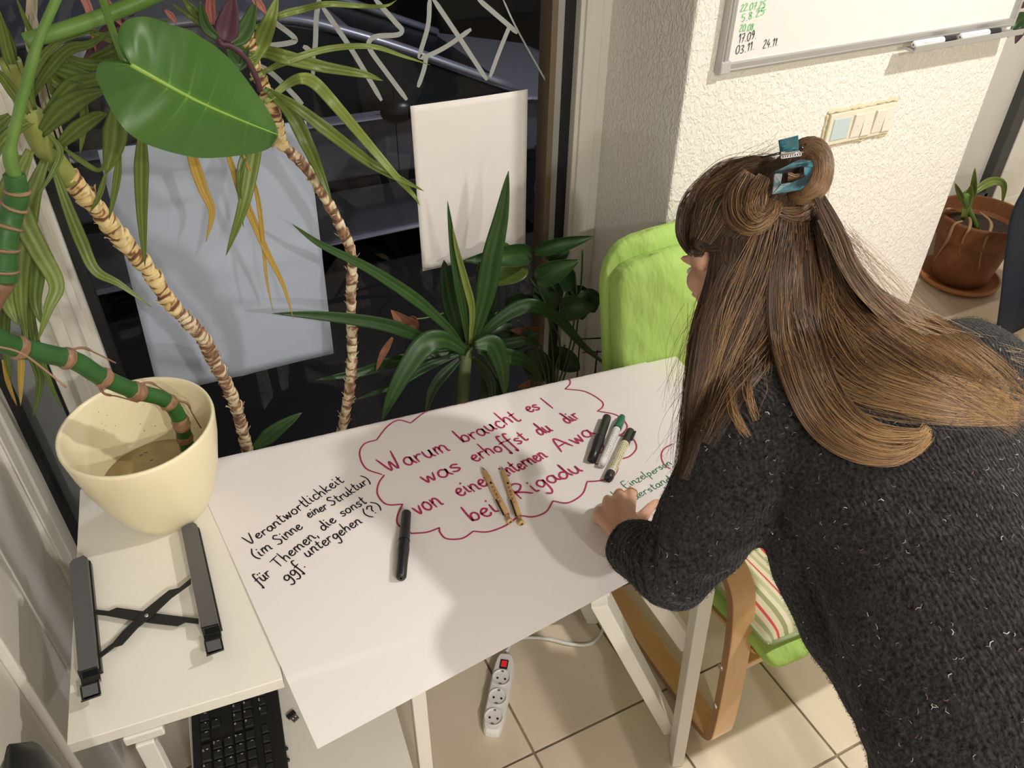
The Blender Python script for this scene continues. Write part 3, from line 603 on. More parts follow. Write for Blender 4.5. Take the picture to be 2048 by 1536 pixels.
# power strip
sa, sb = PZ(1013, 1303, .035), PZ(982, 1462, .035); st = nz(sb-sa); ss_ = nz(np.cross(V(0, 0, 1), st)); Ls = np.linalg.norm(sb-sa); sc_ = (sa+sb)/2
ps = thing('power_strip', 'white three-socket power strip with a red switch on the tiled floor', 'power strip', sc_*V(1, 1, 0))
rs = []
wS = .0265
for z, f in ((.0, .93), (.006, 1.0), (.022, 1.0), (.033, .86)):
    ring_ = []
    for k in range(28):
        a_ = 2*math.pi*k/28; cx = math.copysign(abs(math.cos(a_))**.45, math.cos(a_)); sy = math.copysign(abs(math.sin(a_))**.45, math.sin(a_))
        ring_.append(sc_*V(1, 1, 0)+st*cx*(Ls/2-.001+ (f-1)*wS)+ss_*sy*wS*f+V(0, 0, z))
    rs.append(ring_)
M_psw = mat('white_plastic', (.78, .77, .76), .35)
MB().rings(rs).build('housing', M_psw, ps, smooth=False, bevel=.0015)
for k in range(3):
    c = sc_*V(1, 1, 0)+st*(Ls*(-.155+.245*k))+V(0, 0, .0335)
    so = MB().lathe(c, [(.0225, .0), (.0225, .0035), (.0205, .0035), (.0195, -.001), (.0195, -.0005), (.0005, -.0008)], 28).build('socket', M_psw, ps, smooth=False)
    for (u, v, r_) in ((.0, .0095, .0028), (.0, -.0095, .0028)):
        MB().lathe(c+st*u*1+ss_*v+st*.002+V(0, 0, -.0006), [(.0005, .0012), (r_, .0012), (r_, 0)], 10).build('pin_hole', M_blackm, so)
    for sgn in (-1, 1): MB().box(c+st*sgn*.0175+V(0, 0, .001), (.004, .006, .003), st, ss_).build('earth_clip', M_steel, so)
c = sc_*V(1, 1, 0)+st*(-Ls*.33)+V(0, 0, .0345)
sw = MB().box(c, (.025, .020, .003), st, ss_).build('switch_frame', M_black, ps, bevel=.0006)
MB().box(c+V(0, 0, .002), (.017, .014, .004), st, ss_).build('rocker', mat('red_rocker', (.55, .015, .02), .2, emit=((1, .05, .03), .25)), sw, bevel=.001)
cord = [PZ(1013, 1303, .02), PZ(1022, 1288, .012), PZ(1045, 1276, .006), PZ(1090, 1277, .005), PZ(1140, 1288, .005), PZ(1180, 1288, .005), PZ(1203, 1265, .005), PZ(1206, 1235, .005), PZ(1195, 1200, .005), PZ(1185, 1150, .005), PZ(1250, 1060, .005), PZ(1340, 1000, .005)]
MB().tube(cr(cord, 8), .0042, 8).build('cable', M_psw, ps, smooth=True)
# black chair at the lower left: only the rounded top of its padded back enters the picture
rs = []
for k in range(13):
    t = k/12; z = .52+.470*t; f = 1 if t < .82 else math.sqrt(max(.03, 1-((t-.82)/.183)**2))
    rs.append([V(-.283+.042*f*math.copysign(abs(math.cos(a_))**.7, math.cos(a_)), .465+(.185+.035*f)*math.copysign(abs(math.sin(a_))**.6, math.sin(a_)), z) for a_ in np.linspace(0, 2*math.pi, 32, endpoint=False)])
MB().rings(rs).build('backrest', M_black, bc, smooth=True)
MB().rings([[V(-.10, .385, z)+V(math.cos(a_)*.18*f, math.sin(a_)*.155*f, 0) for a_ in np.linspace(0, 2*math.pi, 28, endpoint=False)] for z, f in ((.40, .9), (.41, 1), (.45, 1), (.465, .9))]).build('seat', M_black, bc, smooth=True)
for sy in (-1, 1):
    MB().tube([V(-.20, .385+sy*.10, .42), V(-.30, .42+sy*.11, .46), V(-.283, .465+sy*.12, .60)], .011, 8).build('back_support', M_blackm, bc, smooth=True)
    for sx in (-1, 1): MB().tube([V(-.10+sx*.12, .385+sy*.10, .41), V(-.10+sx*.16, .385+sy*.14, 0)], .012, 8).build('leg', M_blackm, bc, smooth=True)
# ------------------------------------------------------------------ BENTWOOD CHAIR
M_birch = mat('birch_veneer', (.62, .36, .155), .35, var=((.70, .44, .21), 5, .3, .7), stretch=(6, 1, 1), coat=.2)
M_edge = mat('plywood_edge', (.34, .19, .09), .5)
M_green = mat('green_cotton', (.40, .60, .155), .8, bump=(9, .8), bdist=.02, spec=.2, stretch=(2.2, 1, .8))
ch = thing('lounge_chair', 'low birch bentwood chair with a lime green cushion behind the desk', 'chair', (1.17, .95, 0))
def side_frame(x0):
    pth = [(1.27, .47), (1.05, .535), (.86, .562), (.775, .558), (.725, .53), (.700, .475), (.683, .38), (.668, .24), (.658, .09), (.665, .035), (.70, .012), (.80, .012), (1.05, .012), (1.28, .012)]
    pts = cr([V(0, y, z) for y, z in pth], 6); L, Rr = [], []
    vs = []; th_ = .022
    for i, p in enumerate(pts):
        t = nz(pts[min(i+1, len(pts)-1)]-pts[max(i-1, 0)]); n = V(0, -t[2], t[1]); wd_ = .058
        vs.append([p+V(x0, 0, 0)-n*0, p+V(x0+wd_, 0, 0), p+V(x0+wd_, 0, 0)-n*-th_*1, p+V(x0, 0, 0)+n*th_])
    fr = MB().rings(vs).build('side_frame', M_birch, ch, smooth=False, bevel=.002)
    e = MB().rings([[q[0]-V(.0006, 0, 0)+(q[3]-q[0])*.12, q[0]+V(.0005, 0, 0)+(q[3]-q[0])*.12, q[3]+V(.0005, 0, 0)-(q[3]-q[0])*.12, q[3]-V(.0006, 0, 0)-(q[3]-q[0])*.12] for q in vs])
    e.build('plywood_edge', M_edge, fr)
    for (y, z) in ((.683, .30), (.668, .17)):
        MB().lathe((x0-.001, y+.01, z), [(.0005, 0.003), (.006, .003), (.008, 0)], 12, axis=V(-1, 0, 0)).build('bolt', M_steel, fr)
side_frame(.868); side_frame(1.425)
for (p, q, r_) in ((V(.92, .70, .285), V(1.43, .70, .285), .05), (V(.92, 1.22, .03), V(1.43, 1.22, .03), .04)):
    MB().bar(p, q, r_, .022).build('cross_rail', M_birch, ch, bevel=.003)
# inner bent seat/back frame
for x in (.945, 1.375):
    pts = cr([V(x, .66, .355), V(x, .90, .32), V(x, 1.10, .33), V(x, 1.20, .42), V(x, 1.29, .65), V(x, 1.35, .95)], 6)
    MB().rings([[p+V(-.02, 0, 0), p+V(.02, 0, 0), p+V(.02, .012, -.012), p+V(-.02, .012, -.012)] for p in pts]).build('seat_rail', M_birch, ch)
def cushion(path, x0, x1, th, mb, wr=.0, rad=.06, nx_=26, seed=0):
    """padded slab following a path in the y-z plane"""
    pts = cr([V(0, *p) for p in path], 7); m = len(pts); rr = random.Random(seed); ph = [rr.uniform(0, 6) for _ in range(6)]
    L = [0]
    for i in range(1, m): L.append(L[-1]+np.linalg.norm(pts[i]-pts[i-1]))
    vs = []
    for i, p in enumerate(pts):
        t = nz(pts[min(i+1, m-1)]-pts[max(i-1, 0)]); n = V(0, -t[2], t[1]); row = []
        e = min(L[i], L[-1]-L[i]); fe = math.sqrt(max(0.0, 1-max(0, 1-e/rad)**2))
        inset = rad*(1-fe)*.9; fe = math.sqrt(max(0.0, 1-max(0, 1-e/min(rad, .035))**2))
        for k in range(2*nx_):
            a_ = 2*math.pi*k/(2*nx_); cx = math.copysign(abs(math.cos(a_))**.35, math.cos(a_)); cz = math.copysign(abs(math.sin(a_))**.55, math.sin(a_))
            x = (x0+x1)/2+cx*((x1-x0)/2-inset); h = cz*th/2*max(.12, fe)
            wv = wr*(math.sin(x*70+ph[0]+L[i]*25)*math.sin(L[i]*44+ph[1]+x*13)+.7*math.sin(x*31+ph[2]-L[i]*60)) if cz > 0 else 0
            row.append(p+V(x, 0, 0)+n*(h+wv))
        vs.append(row)
    return mb.rings(vs)
# back cushion in two layers: long cover and raised padded part
cushion([(1.02, .36), (1.13, .355), (1.20, .42), (1.255, .56), (1.30, .74), (1.335, .90), (1.352, 1.005)], .898, 1.43, .05, MB(), .0012, .11).build('back_cushion', M_green, ch, smooth=True, sub=1)
cushion([(1.215, .60), (1.245, .70), (1.28, .83), (1.312, .97)], .905, 1.425, .085, MB(), .0028, .07, seed=3).build('back_padding', M_green, ch, smooth=True, sub=1)
cushion([(.605, .365), (.66, .385), (.78, .372), (.92, .358), (1.08, .355)], .915, 1.41, .055, MB(), .002, .04, seed=5).build('seat_cushion', M_green, ch, smooth=True, sub=1)
# striped pillow
m = mat('striped_cotton', (.8, .75, .6), .8, spec=.2); nt = m.node_tree
tc = nt.nodes.new('ShaderNodeAttribute'); tc.attribute_name = 'tone'; rp = nt.nodes.new('ShaderNodeValToRGB'); rp.color_ramp.interpolation = 'CONSTANT'
cols = [(.0, (.74, .68, .50)), (.10, (.42, .46, .24)), (.16, (.76, .70, .52)), (.24, (.70, .10, .09)), (.29, (.76, .70, .50)), (.40, (.36, .38, .19)), (.50, (.80, .74, .56)), (.60, (.55, .58, .36)), (.70, (.80, .74, .56)), (.78, (.66, .12, .10)), (.82, (.78, .72, .54)), (.92, (.50, .52, .30))]
e = rp.color_ramp.elements
e[0].position, e[0].color = 0, (*cols[0][1], 1); e[1].position, e[1].color = cols[1][0], (*cols[1][1], 1)
for p_, c_ in cols[2:]: x = e.new(p_); x.color = (*c_, 1)
md = nt.nodes.new('ShaderNodeMath'); md.operation = 'FRACT'; nt.links.new(tc.outputs['Fac'], md.inputs[0]); nt.links.new(md.outputs[0], rp.inputs[0])
nt.links.new(rp.outputs[0], nt.nodes['Principled BSDF'].inputs['Base Color'])
M_stripe = m
pil_o = V(1.14, .80, .43)
pth = thing('striped_pillow', 'flat pillow striped in cream, olive and red on the chair seat', 'pillow', (1.14, .80, .40))
n = 40; top = []
qa, qb, qc, qd = V(.915, .635, .43), V(1.385, .60, .43), V(1.395, 1.05, .405), V(.925, 1.07, .405)
mb = MB(); vs = []; tn = []
for sgn in (1, -1):
    for j in range(n+1):
        for i in range(n+1):
            s_, t_ = i/n, j/n; p = (qa*(1-s_)+qb*s_)*(1-t_)+(qd*(1-s_)+qc*s_)*t_
            ed = min(s_, 1-s_)*min(t_, 1-t_); ex = min(1, min(s_, 1-s_)/.14); ey = min(1, min(t_, 1-t_)/.14)
            h = .036*math.sqrt(max(0, ex*(2-ex)))*math.sqrt(max(0, ey*(2-ey)))
            if sgn > 0: h += .004*math.sin(s_*22+t_*5)*math.sin(t_*9)*ex*ey
            pull = .012*(1-abs(2*s_-1))*(1-ey)
            p = p+V(0, pull*(1 if t_ < .5 else -1), sgn*h); vs.append(p)
            tn.append(s_*4.3+.02*math.sin(t_*14+s_*9)+.05*math.sin(t_*4)+.0)
N_ = (n+1)**2; f = []
for j in range(n):
    for i in range(n):
        a_, b_, c_, d_ = j*(n+1)+i, j*(n+1)+i+1, (j+1)*(n+1)+i+1, (j+1)*(n+1)+i; f += [(a_, b_, c_, d_), (N_+d_, N_+c_, N_+b_, N_+a_)]
mb.add(vs, f, tn); mb.build('cover', M_stripe, pth, smooth=True)
edge_ = []
for k in range(4):
    P0, P1 = [qa, qb, qc, qd][k], [qb, qc, qd, qa][k]; edge_ += [P0*(1-t_)+P1*t_ for t_ in np.linspace(.02, .98, 12)]
MB().tube(edge_+[edge_[0]], .0045, 6).build('piping', mat('sage_cotton', (.36, .44, .24), .8), pth, smooth=True)
# ------------------------------------------------------------------ WHITEBOARD AND SWITCHES ON THE PILLAR
YB = YP-.002
wl, wr_ = PY(1427, 144, YP), PY(2030, 60, YP)
bx0, bz0 = wl[0]+.0, wl[2]; bx1 = min(PY(2022, 30, YP)[0], XPR-.02)
wb = thing('whiteboard', 'whiteboard in an aluminium frame on the pillar, with dates written on it', 'whiteboard', ((bx0+bx1)/2, YP, bz0))
MB().bb(bx0+.012, bx1-.012, YP-.012, YP-.001, bz0+.012, bz0+.60).build('board', mat('enamel_white', (.74, .735, .72), .22), wb)
fb = MB().bb(bx0, bx1, YP-.020, YP-.0, bz0, bz0+.020).bb(bx0+.02, bx1-.02, YP-.0225, YP-.018, bz0+.004, bz0+.008); fb.build('bottom_rail', M_alu, wb, bevel=.002)
for x in (bx0, bx1-.02): MB().bb(x, x+.02, YP-.020, YP-.0, bz0+.018, bz0+.6).bb(x+.006, x+.010, YP-.0225, YP-.018, bz0+.02, bz0+.6).build('side_rail', M_alu, wb, bevel=.002)
MB().bb(bx0, bx1, YP-.020, YP, bz0+.6, bz0+.62).build('top_rail', M_alu, wb, bevel=.002)
MB().bb(bx0-.001, bx0+.026, YP-.0235, YP, bz0-.001, bz0+.026).build('corner_cap', mat('grey_cap', (.45, .45, .45), .4), wb, bevel=.003)
tx0, tx1 = PY(1815, 85, YP-.03)[0], bx1-.01
tray = MB().bb(tx0, tx1, YP-.055, YP-.018, bz0-.010, bz0-.006).bb(tx0, tx1, YP-.057, YP-.054, bz0-.010, bz0+.004).build('pen_tray', M_alu, wb, bevel=.001)
def wbwrite(text, a, b, xh, wdt, m, under=False):
    pa, pb_ = PY(*a, YP-.0125), PY(*b, YP-.0125); d = nz(pb_-pa); n = nz(V(0, 0, 1)-d*d[2]); tot = np.linalg.norm(pb_-pa); mb = MB()
    for st in strokes(text, tot, xh, .05, 5): ribbon2(mb, st, wdt, lambda p: pa+d*p[0]+n*p[1]+V(0, -.0006, 0), n=3)
    if under: ribbon2(mb, [V(tot*.7, -.006, 0), V(tot*1.05, -.004, 0)], wdt, lambda p: pa+d*p[0]+n*p[1]+V(0, -.0006, 0))
    mb.build('written_date', m, wb)['label'] = ('green' if m is M_lgreen else 'black')+' handwritten date'
z7 = lambda x, y: (1400+x*.3906, y*.3906)
for (t, a, b, xh, m, un) in (('22.07.25', (205, 58), (335, 38), .0078, M_lgreen, True), ('5.8.25', (210, 112), (332, 72), .0080, M_lgreen, False), ('20.08.', (200, 162), (282, 152), .0078, M_lgreen, False),
      ('17.09.', (196, 222), (290, 196), .0105, M_ink, False), ('03.11.', (180, 278), (280, 252), .0098, M_ink, False), ('24.11.', (320, 248), (402, 232), .0098, M_ink, False)):
    wbwrite(t, z7(*a), z7(*b), xh, .0016, m, un)
# whiteboard markers on the tray
for k, lab in enumerate(('white whiteboard marker with black cap, left one on the pen tray', 'white whiteboard marker with black cap, right one on the pen tray')):
    x0 = [PY(1832, 72, YP-.04)[0], PY(1925, 60, YP-.04)[0]][k]; a = V(x0, YP-.040, bz0+.0055+.0095-.012); L = .138
    tm = thing('whiteboard_marker', lab, 'marker', (x0+.069, YP-.040, bz0-.006), None)
    for (pn, m, pr) in (('barrel', M_lbl, [(0, .002), (.006, .0075), (.03, .0088), (.69, .0088)]), ('cap', M_mark, [(.69, .0090), (.70, .0095), (.96, .0088), (.995, .0075), (1, .001)])):
        MB().lathe(a+V(0, 0, .0), [(r, L*u) for u, r in pr], 18, axis=V(1, 0, 0)).build(pn, m, tm, smooth=True)
    mb = MB(); 
    for j in range(12): mb.box(a+V(.02+.006*j, -.0082, .0035), (.004*random.uniform(.4, 1), .0006, .0012))
    mb.build('fine_print', mat('print_grey', (.3, .3, .32), .5), tm)
# switches
sA, sB, sC, sD = [PY(*q, YP) for q in ((1657, 228), (1788, 207), (1772, 270), (1641, 291))]
sx0, sx1, sz0, sz1 = sD[0]+.002, sB[0]+.0, sD[2], sA[2]
M_sw = mat('aged_switch', (.70, .66, .53), .4); M_sw2 = mat('switch_rocker', (.74, .70, .61), .35)
swt = thing('light_switch_plate', 'aged cream plate of switches with one pale blue cover on the pillar', 'light switch', ((sx0+sx1)/2, YP, sz0))
MB().bb(sx0, sx1, YP-.010, YP, sz0, sz1).build('plate', M_sw, swt, bevel=.002)
W3 = (sx1-sx0)/3
MB().bb(sx0+.012, sx0+.012+.055, YP-.0125, YP-.009, sz0+.012, sz1-.012).build('blue_cover', mat('pale_blue_plastic', (.50, .60, .62), .3), swt, bevel=.002)
for g in range(2):
    for h in range(2):
        x = sx0+.078+g*.0715+h*.0335
        r = MB().add([V(x, YP-.010, sz0+.010), V(x+.032, YP-.010, sz0+.010), V(x+.032, YP-.010, sz1-.010), V(x, YP-.010, sz1-.010), V(x, YP-.0125-.003*h, sz0+.010), V(x+.032, YP-.0125-.003*h, sz0+.010), V(x+.032, YP-.0165+.003*h, sz1-.010), V(x, YP-.0165+.003*h, sz1-.010)],
            [(3, 2, 1, 0), (4, 5, 6, 7), (0, 1, 5, 4), (1, 2, 6, 5), (2, 3, 7, 6), (3, 0, 4, 7)]).build('rocker', M_sw2, swt, bevel=.001)
        MB().ball((x+.016, YP-.0150, (sz0+sz1)/2), .0014, 5).build('dot', M_sw, r)
mb = MB()
for (xa, xb, zz) in ((sx0-.006, sx1+.012, sz1), (sx0, sx1+.004, sz0-.008)):
    pts = [V(xa+(xb-xa)*t+rng.normal(0, .001), YP-.001, zz+.004+rng.normal(0, .0018)) for t in np.linspace(0, 1, 26)]; mb.tube(pts, [abs(rng.normal(.0035, .0012))+.001 for _ in pts], 6)
pts = [V(sx0-.006+rng.normal(0, .0008), YP-.001, sz0+(sz1-sz0)*t) for t in np.linspace(0, 1, 12)]; mb.tube(pts, [abs(rng.normal(.003, .001))+.001 for _ in pts], 6)
mb.build('plaster_rim', mat('yellowed_filler', (.62, .54, .36), .8, bump=(90, .5)), swt, smooth=True)
# ------------------------------------------------------------------ RIGHT NICHE: terracotta pot, office chair
M_terra = mat('terracotta', (.20, .075, .030), .75, var=((.29, .13, .07), 9, .45, .7), bump=(40, .15), spec=.3)
tp0 = PY(1905, 545, 1.60); tp0[2] = niche_floor_z; tb = V(tp0[0]+.02, 1.585, niche_floor_z)
tpot = thing('terracotta_pot', 'terracotta flower pot on its saucer on the stone sill at the right', 'pot', tb)
MB().lathe(tb, [(.01, 0), (.115, 0), (.135, .012), (.138, .028), (.130, .028), (.126, .014), (.01, .010)], 40).build('saucer', mat('saucer_clay', (.42, .17, .055), .65, bump=(40, .1)), tpot, smooth=True)
MB().lathe(tb, [(.01, .014), (.090, .014), (.103, .06), (.124, .185), (.138, .187), (.150, .262), (.148, .268), (.140, .268), (.134, .22), (.118, .19), (.01, .19)], 44).build('pot_wall', M_terra, tpot, smooth=False, bevel=.002)
MB().lathe(tb, [(.0005, .212), (.06, .216), (.134, .205)], 30).build('soil', mat('soil', (.035, .022, .014), .95, bump=(60, 1)), tpot, smooth=True)
def on_pot(x, y, off=.003):
    d = ray(x, y); best = None
    for t in np.linspace(2.2, 3.2, 400):
        q = CAM+d*t-tb
        if 0 < q[2] < .275 and math.hypot(q[0], q[1]) < np.interp(q[2], [.014, .06, .185, .187, .262], [.090, .103, .124, .138, .150])+off: return CAM+d*t
    return CAM+d*2.75
for pts in ([(1925, 442), (1908, 450), (1895, 480), (1882, 500), (1868, 522)], [(1930, 425), (1940, 440), (1938, 458), (1928, 475), (1918, 505)], [(1960, 425), (1978, 440), (1982, 455), (1972, 480), (1962, 510), (1958, 538)], [(1912, 420), (1895, 418), (1885, 425)]):
    q = [on_pot(*p) for p in pts]; MB().tube(cr(q, 6), list(np.interp(np.linspace(0, 1, 6*(len(q)-1)+1), [0, .4, .6, 1], [.0035, .006, .0045, .0015])), 6).build('root', mat('pale_root', (.36, .22, .12), .8), tpot, smooth=True)
# ------------------------------------------------------------------ PLANTS
def leafm(name, dark, mid, light, rough=.38, tl=.22): return tonemat(name, [(0, dark), (.5, mid), (1, light)], rough, .45, noise=.10, nscale=22, translucent=tl)
M_leafy = leafm('yucca_leaf', (.050, .085, .014), (.125, .185, .032), (.27, .34, .08))
M_leafd = leafm('dark_leaf', (.010, .032, .010), (.024, .068, .016), (.06, .13, .03), .42, .12)
M_leafyel = leafm('withered_leaf', (.16, .07, .015), (.42, .27, .05), (.55, .40, .10), .6, .2)
M_leafpu = leafm('purple_leaf', (.03, .012, .022), (.075, .028, .05), (.14, .05, .07), .5, .1)
M_leafpk = leafm('pink_leaf', (.18, .05, .04), (.38, .13, .11), (.5, .22, .18), .6, .2)
M_heart = tonemat('heart_leaf', [(0, (.050, .14, .026)), (.45, (.066, .175, .034)), (.8, (.10, .26, .035)), (1, (.25, .42, .08))], .34, .5, noise=.04, nscale=14, translucent=.12)
def leaf(parent, pts, wpx, m, tone=.5, twist=0, fold=.25, start=.35, tip=1.6, name='leaf', n=6, label=None, seed=None, wob=.0):
    """pts: (px, py, y) traced leaf axis at its real distance; wpx: width seen, in photo pixels"""
    rr = random.Random(seed if seed is not None else len(pts)*17+int(pts[0][0]))
    Q = [PY(*p) for p in pts]; ax = cr(Q, n); m_ = len(ax); L = np.linspace(0, 1, m_)
    dep = np.mean([np.dot(q-CAM, CF) for q in Q]); wd_ = wpx/FL*dep/2; cols_ = 7; vs = []; tn = []
    for i, p in enumerate(ax):
        t = nz(ax[min(i+1, m_-1)]-ax[max(i-1, 0)]); vn = nz(CAM-p); s = np.cross(t, vn)
        s = nz(s); nn = nz(np.cross(s, t)); tw = twist*(L[i]-.3)+wob*math.sin(L[i]*9+rr.random()); s2 = s*math.cos(tw)+nn*math.sin(tw); n2 = -s*math.sin(tw)+nn*math.cos(tw)
        w_ = wd_*min(1, start+(1-start)*(L[i]/.35))*max(0.02, (1-L[i]**(tip*1.5))**.8)
        for k in range(cols_):
            u = (k-(cols_-1)/2)/((cols_-1)/2); vs.append(p+s2*u*w_+n2*(-fold*w_*(1-abs(u))+.02*w_*(k % 2)))
            tn.append(np.clip(tone+(.16 if k % 2 else -.10)*rr.uniform(.6, 1.3)+(.15 if abs(u) == 0 else 0), 0, 1))
    f = [(i*cols_+k, i*cols_+k+1, (i+1)*cols_+k+1, (i+1)*cols_+k) for i in range(m_-1) for k in range(cols_-1)]
    o = MB().add(vs, f, tn).build(name, m, parent, smooth=True, solid=.0007)
    if label: o['label'] = label
    return o
def trunk(parent, pts, r0, r1, m, ringn=40, bumps=.12, name='trunk', n=9, sides=14, seed=1):
    Q = [PY(*p) for p in pts]; ax = cr(Q, n); 
    # resample
    d = np.concatenate([[0], np.cumsum([np.linalg.norm(ax[i+1]-ax[i]) for i in range(len(ax)-1)])]); tot = d[-1]; N = ringn*4
    s = np.linspace(0, tot, N); A3 = np.array(ax); ax = [V(*[np.interp(q, d, A3[:, k]) for k in range(3)]) for q in s]
    rr = np.random.default_rng(seed); jit = rr.uniform(.85, 1.1, ringn+2); mb = MB(); rs = []; tn = []; prev = None; ph = rr.uniform(0, 6, ringn+2)
    for i, p in enumerate(ax):
        t = nz(ax[min(i+1, N-1)]-ax[max(i-1, 0)]); h = V(0, 0, 1) if abs(t[2]) < .9 else V(1, 0, 0)
        h = prev if prev is not None else h; a = nz(h-t*np.dot(h, t)); prev = a; b = np.cross(t, a); fr = (i % 4)/4; rg = i//4
        r = (r0+(r1-r0)*i/(N-1))*(1+bumps*(fr-.35))*jit[rg]
        row = []
        for k in range(sides):
            q = 2*math.pi*k/sides; row.append(p+(a*math.cos(q)+b*math.sin(q))*r*(1+.05*math.sin(q*3+ph[rg]))+t*.003*math.sin(q*2+ph[rg]))
            tn.append(np.clip(.5+.42*math.sin(q*1+ph[rg]*2)*(.6)+(-.35 if fr == 0 else .12)+rr.normal(0, .13), 0, 1))
        rs.append(row)
    mb.rings(rs, col=tn); o = mb.build(name, m, parent, smooth=True); return o, ax, rs
def scars(parent, ax, r0, r1, m, n, seed=1, ln=.012, name='bark_scale'):
    rr = np.random.default_rng(seed); mb = MB()
    for k in range(n):
        i = rr.integers(2, len(ax)-2); p = ax[i]; t = nz(ax[i+1]-ax[i-1]); r = r0+(r1-r0)*i/len(ax); v = nz(rr.normal(size=3)); v = nz(v-t*np.dot(v, t)); s = np.cross(t, v)
        l = ln*rr.uniform(.4, 1.2); w_ = rr.uniform(.002, .006); q0 = p+v*r*.97
        q = [q0-s*w_, q0+s*w_, q0+t*l*.5+v*l*.35+s*w_*.6, q0+t*l*rr.uniform(.5, 1)+v*l*.6, q0+t*l*.5+v*l*.35-s*w_*.6]
        mb.add(q, [(0, 1, 2, 4), (4, 2, 3)], rr.uniform(.5, 1))
    o = mb.build(name, m, parent, solid=.0005); o['kind'] = 'stuff'; return o
M_bark = tonemat('yucca_bark', [(0, (.13, .065, .04)), (.42, (.30, .17, .10)), (.6, (.62, .50, .32)), (1, (.80, .72, .52))], .75, .3, bump=(120, .5), noise=.12, nscale=60)
M_bark2 = tonemat('young_bark', [(0, (.11, .05, .035)), (.30, (.24, .11, .06)), (.45, (.66, .48, .20)), (1, (.80, .68, .38))], .65, .3, bump=(90, .4), noise=.12, nscale=40)
M_gstem = tonemat('green_stem', [(0, (.20, .11, .06)), (.16, (.33, .19, .11)), (.24, (.022, .085, .022)), (1, (.04, .14, .03))], .45, .4, noise=.05, nscale=30)
M_petiole = mat('green_petiole', (.10, .21, .035), .45, var=((.15, .27, .06), 12, .4, .7))
M_potd = mat('dark_planter', (.035, .03, .028), .6); M_soil = mat('plant_soil', (.03, .02, .013), .95, bump=(60, 1))
def planter(parent, c, r, h, z0=0.0):
    MB().lathe((c[0], c[1], z0), [(.01, 0), (r*.75, 0), (r, h), (r-.008, h), (r-.012, h-.03), (.01, h-.03)], 28).build('planter', M_potd, parent, smooth=False)
    MB().lathe((c[0], c[1], z0), [(.0005, h-.022), (r-.012, h-.026)], 20).build('soil', M_soil, parent)
# -- yucca with the bare cream stem (right one) and its crown
c1 = PY(690, 856, 1.53)
y1 = thing('yucca_plant', 'yucca with a bare pale stem and arching leaves, right of the bluish sheet', 'plant', (c1[0]-.01, 1.53, 0))
planter(y1, (c1[0]-.01, 1.53), .13, .26)
o, ax, _ = trunk(y1, [(672, 980, 1.53), (678, 900, 1.53), (686, 850, 1.53), (700, 770, 1.53), (704, 700, 1.53), (702, 600, 1.53), (703, 510, 1.53), (680, 450, 1.53), (650, 395, 1.53), (612, 335, 1.525), (565, 290, 1.52), (545, 283, 1.52)], .0120, .0105, M_bark, 44, .22, seed=4)
scars(y1, ax, .0125, .011, M_bark, 90, 5)
lo = PY(686, 850, 1.53); MB().tube([V(c1[0]-.01, 1.53, .22), V(c1[0]-.015, 1.53, .45), PY(672, 978, 1.53)], [.018, .015, .0125], 12).build('trunk_base', M_bark, y1, smooth=True)
o, ax2, _ = trunk(y1, [(565, 295, 1.52), (555, 250, 1.515), (535, 190, 1.50), (505, 120, 1.49), (490, 60, 1.48)], .0115, .013, M_bark2, 16, .25, name='crown_stem', seed=9)
scars(y1, [PY(548, 290, 1.52)+V(.0, 0, .001*k) for k in range(12)], .012, .012, mat('peeling_bark', (.72, .55, .30), .8), 16, 2, .022, 'peeling_bark')
yl = 1.46
for (p, w_, m, tn, tw, fo) in (
 ([(480, 68), (521, 50), (562, 30), (603, 19), (654, 8), (720, 12), (770, 12), (794, 0)], 15, M_leafy, .6, .2, .2),
 ([(500, 160), (540, 138), (572, 123), (654, 98), (742, 93), (808, 113), (861, 130)], 15, M_leafy, .7, .2, .2),
 ([(495, 118), (527, 104), (572, 115), (644, 133), (726, 148), (767, 162)], 30, M_leafy, .55, .1, .3),
 ([(530, 205), (572, 170), (603, 157), (632, 168), (675, 215), (736, 287), (790, 350), (825, 388), (840, 411)], 26, M_leafy, .85, .1, .12),
 ([(529, 178), (590, 212), (660, 265), (740, 325), (800, 358), (848, 382)], 27, M_leafy, .45, .1, .3),
 ([(538, 182), (585, 232), (616, 292), (640, 345), (664, 403)], 32, M_leafy, .35, .3, .4),
 ([(500, 135), (522, 85), (540, 40), (556, -10)], 38, M_leafy, .75, .0, .3),
 ([(470, 130), (480, 80), (500, 30), (520, -10)], 26, M_leafy, .5, .0, .3),
 ([(520, 200), (507, 307), (487, 410), (452, 511)], 33, M_leafy, .6, .1, .25),
 ([(470, 90), (420, 60), (385, 20), (360, -10)], 24, M_leafy, .4, .1, .3),
 ([(505, 110), (455, 85), (400, 45), (340, 5)], 22, M_leafy, .35, .1, .3),
 ([(520, 210), (492, 300), (478, 360), (487, 455)], 16, M_leafy, .3, .2, .3)):
    leaf(y1, [(a, b, yl+(.02 if k % 2 else 0)-.02*k/len(p)) for k, (a, b) in enumerate(p)], w_, m, tn, tw, fo)
for (p, w_) in (([(440, 260), (470, 350), (489, 400), (533, 502), (567, 571), (587, 638)], 17), ([(480, 290), (512, 380), (525, 470), (533, 555), (546, 622)], 10), ([(372, 255), (385, 315), (405, 375), (424, 425), (412, 484)], 24)):
    leaf(y1, [(a, b, 1.47) for a, b in p], w_, M_leafyel, .6, .8, .3, name='withered_leaf', label='withered yellow hanging leaf')
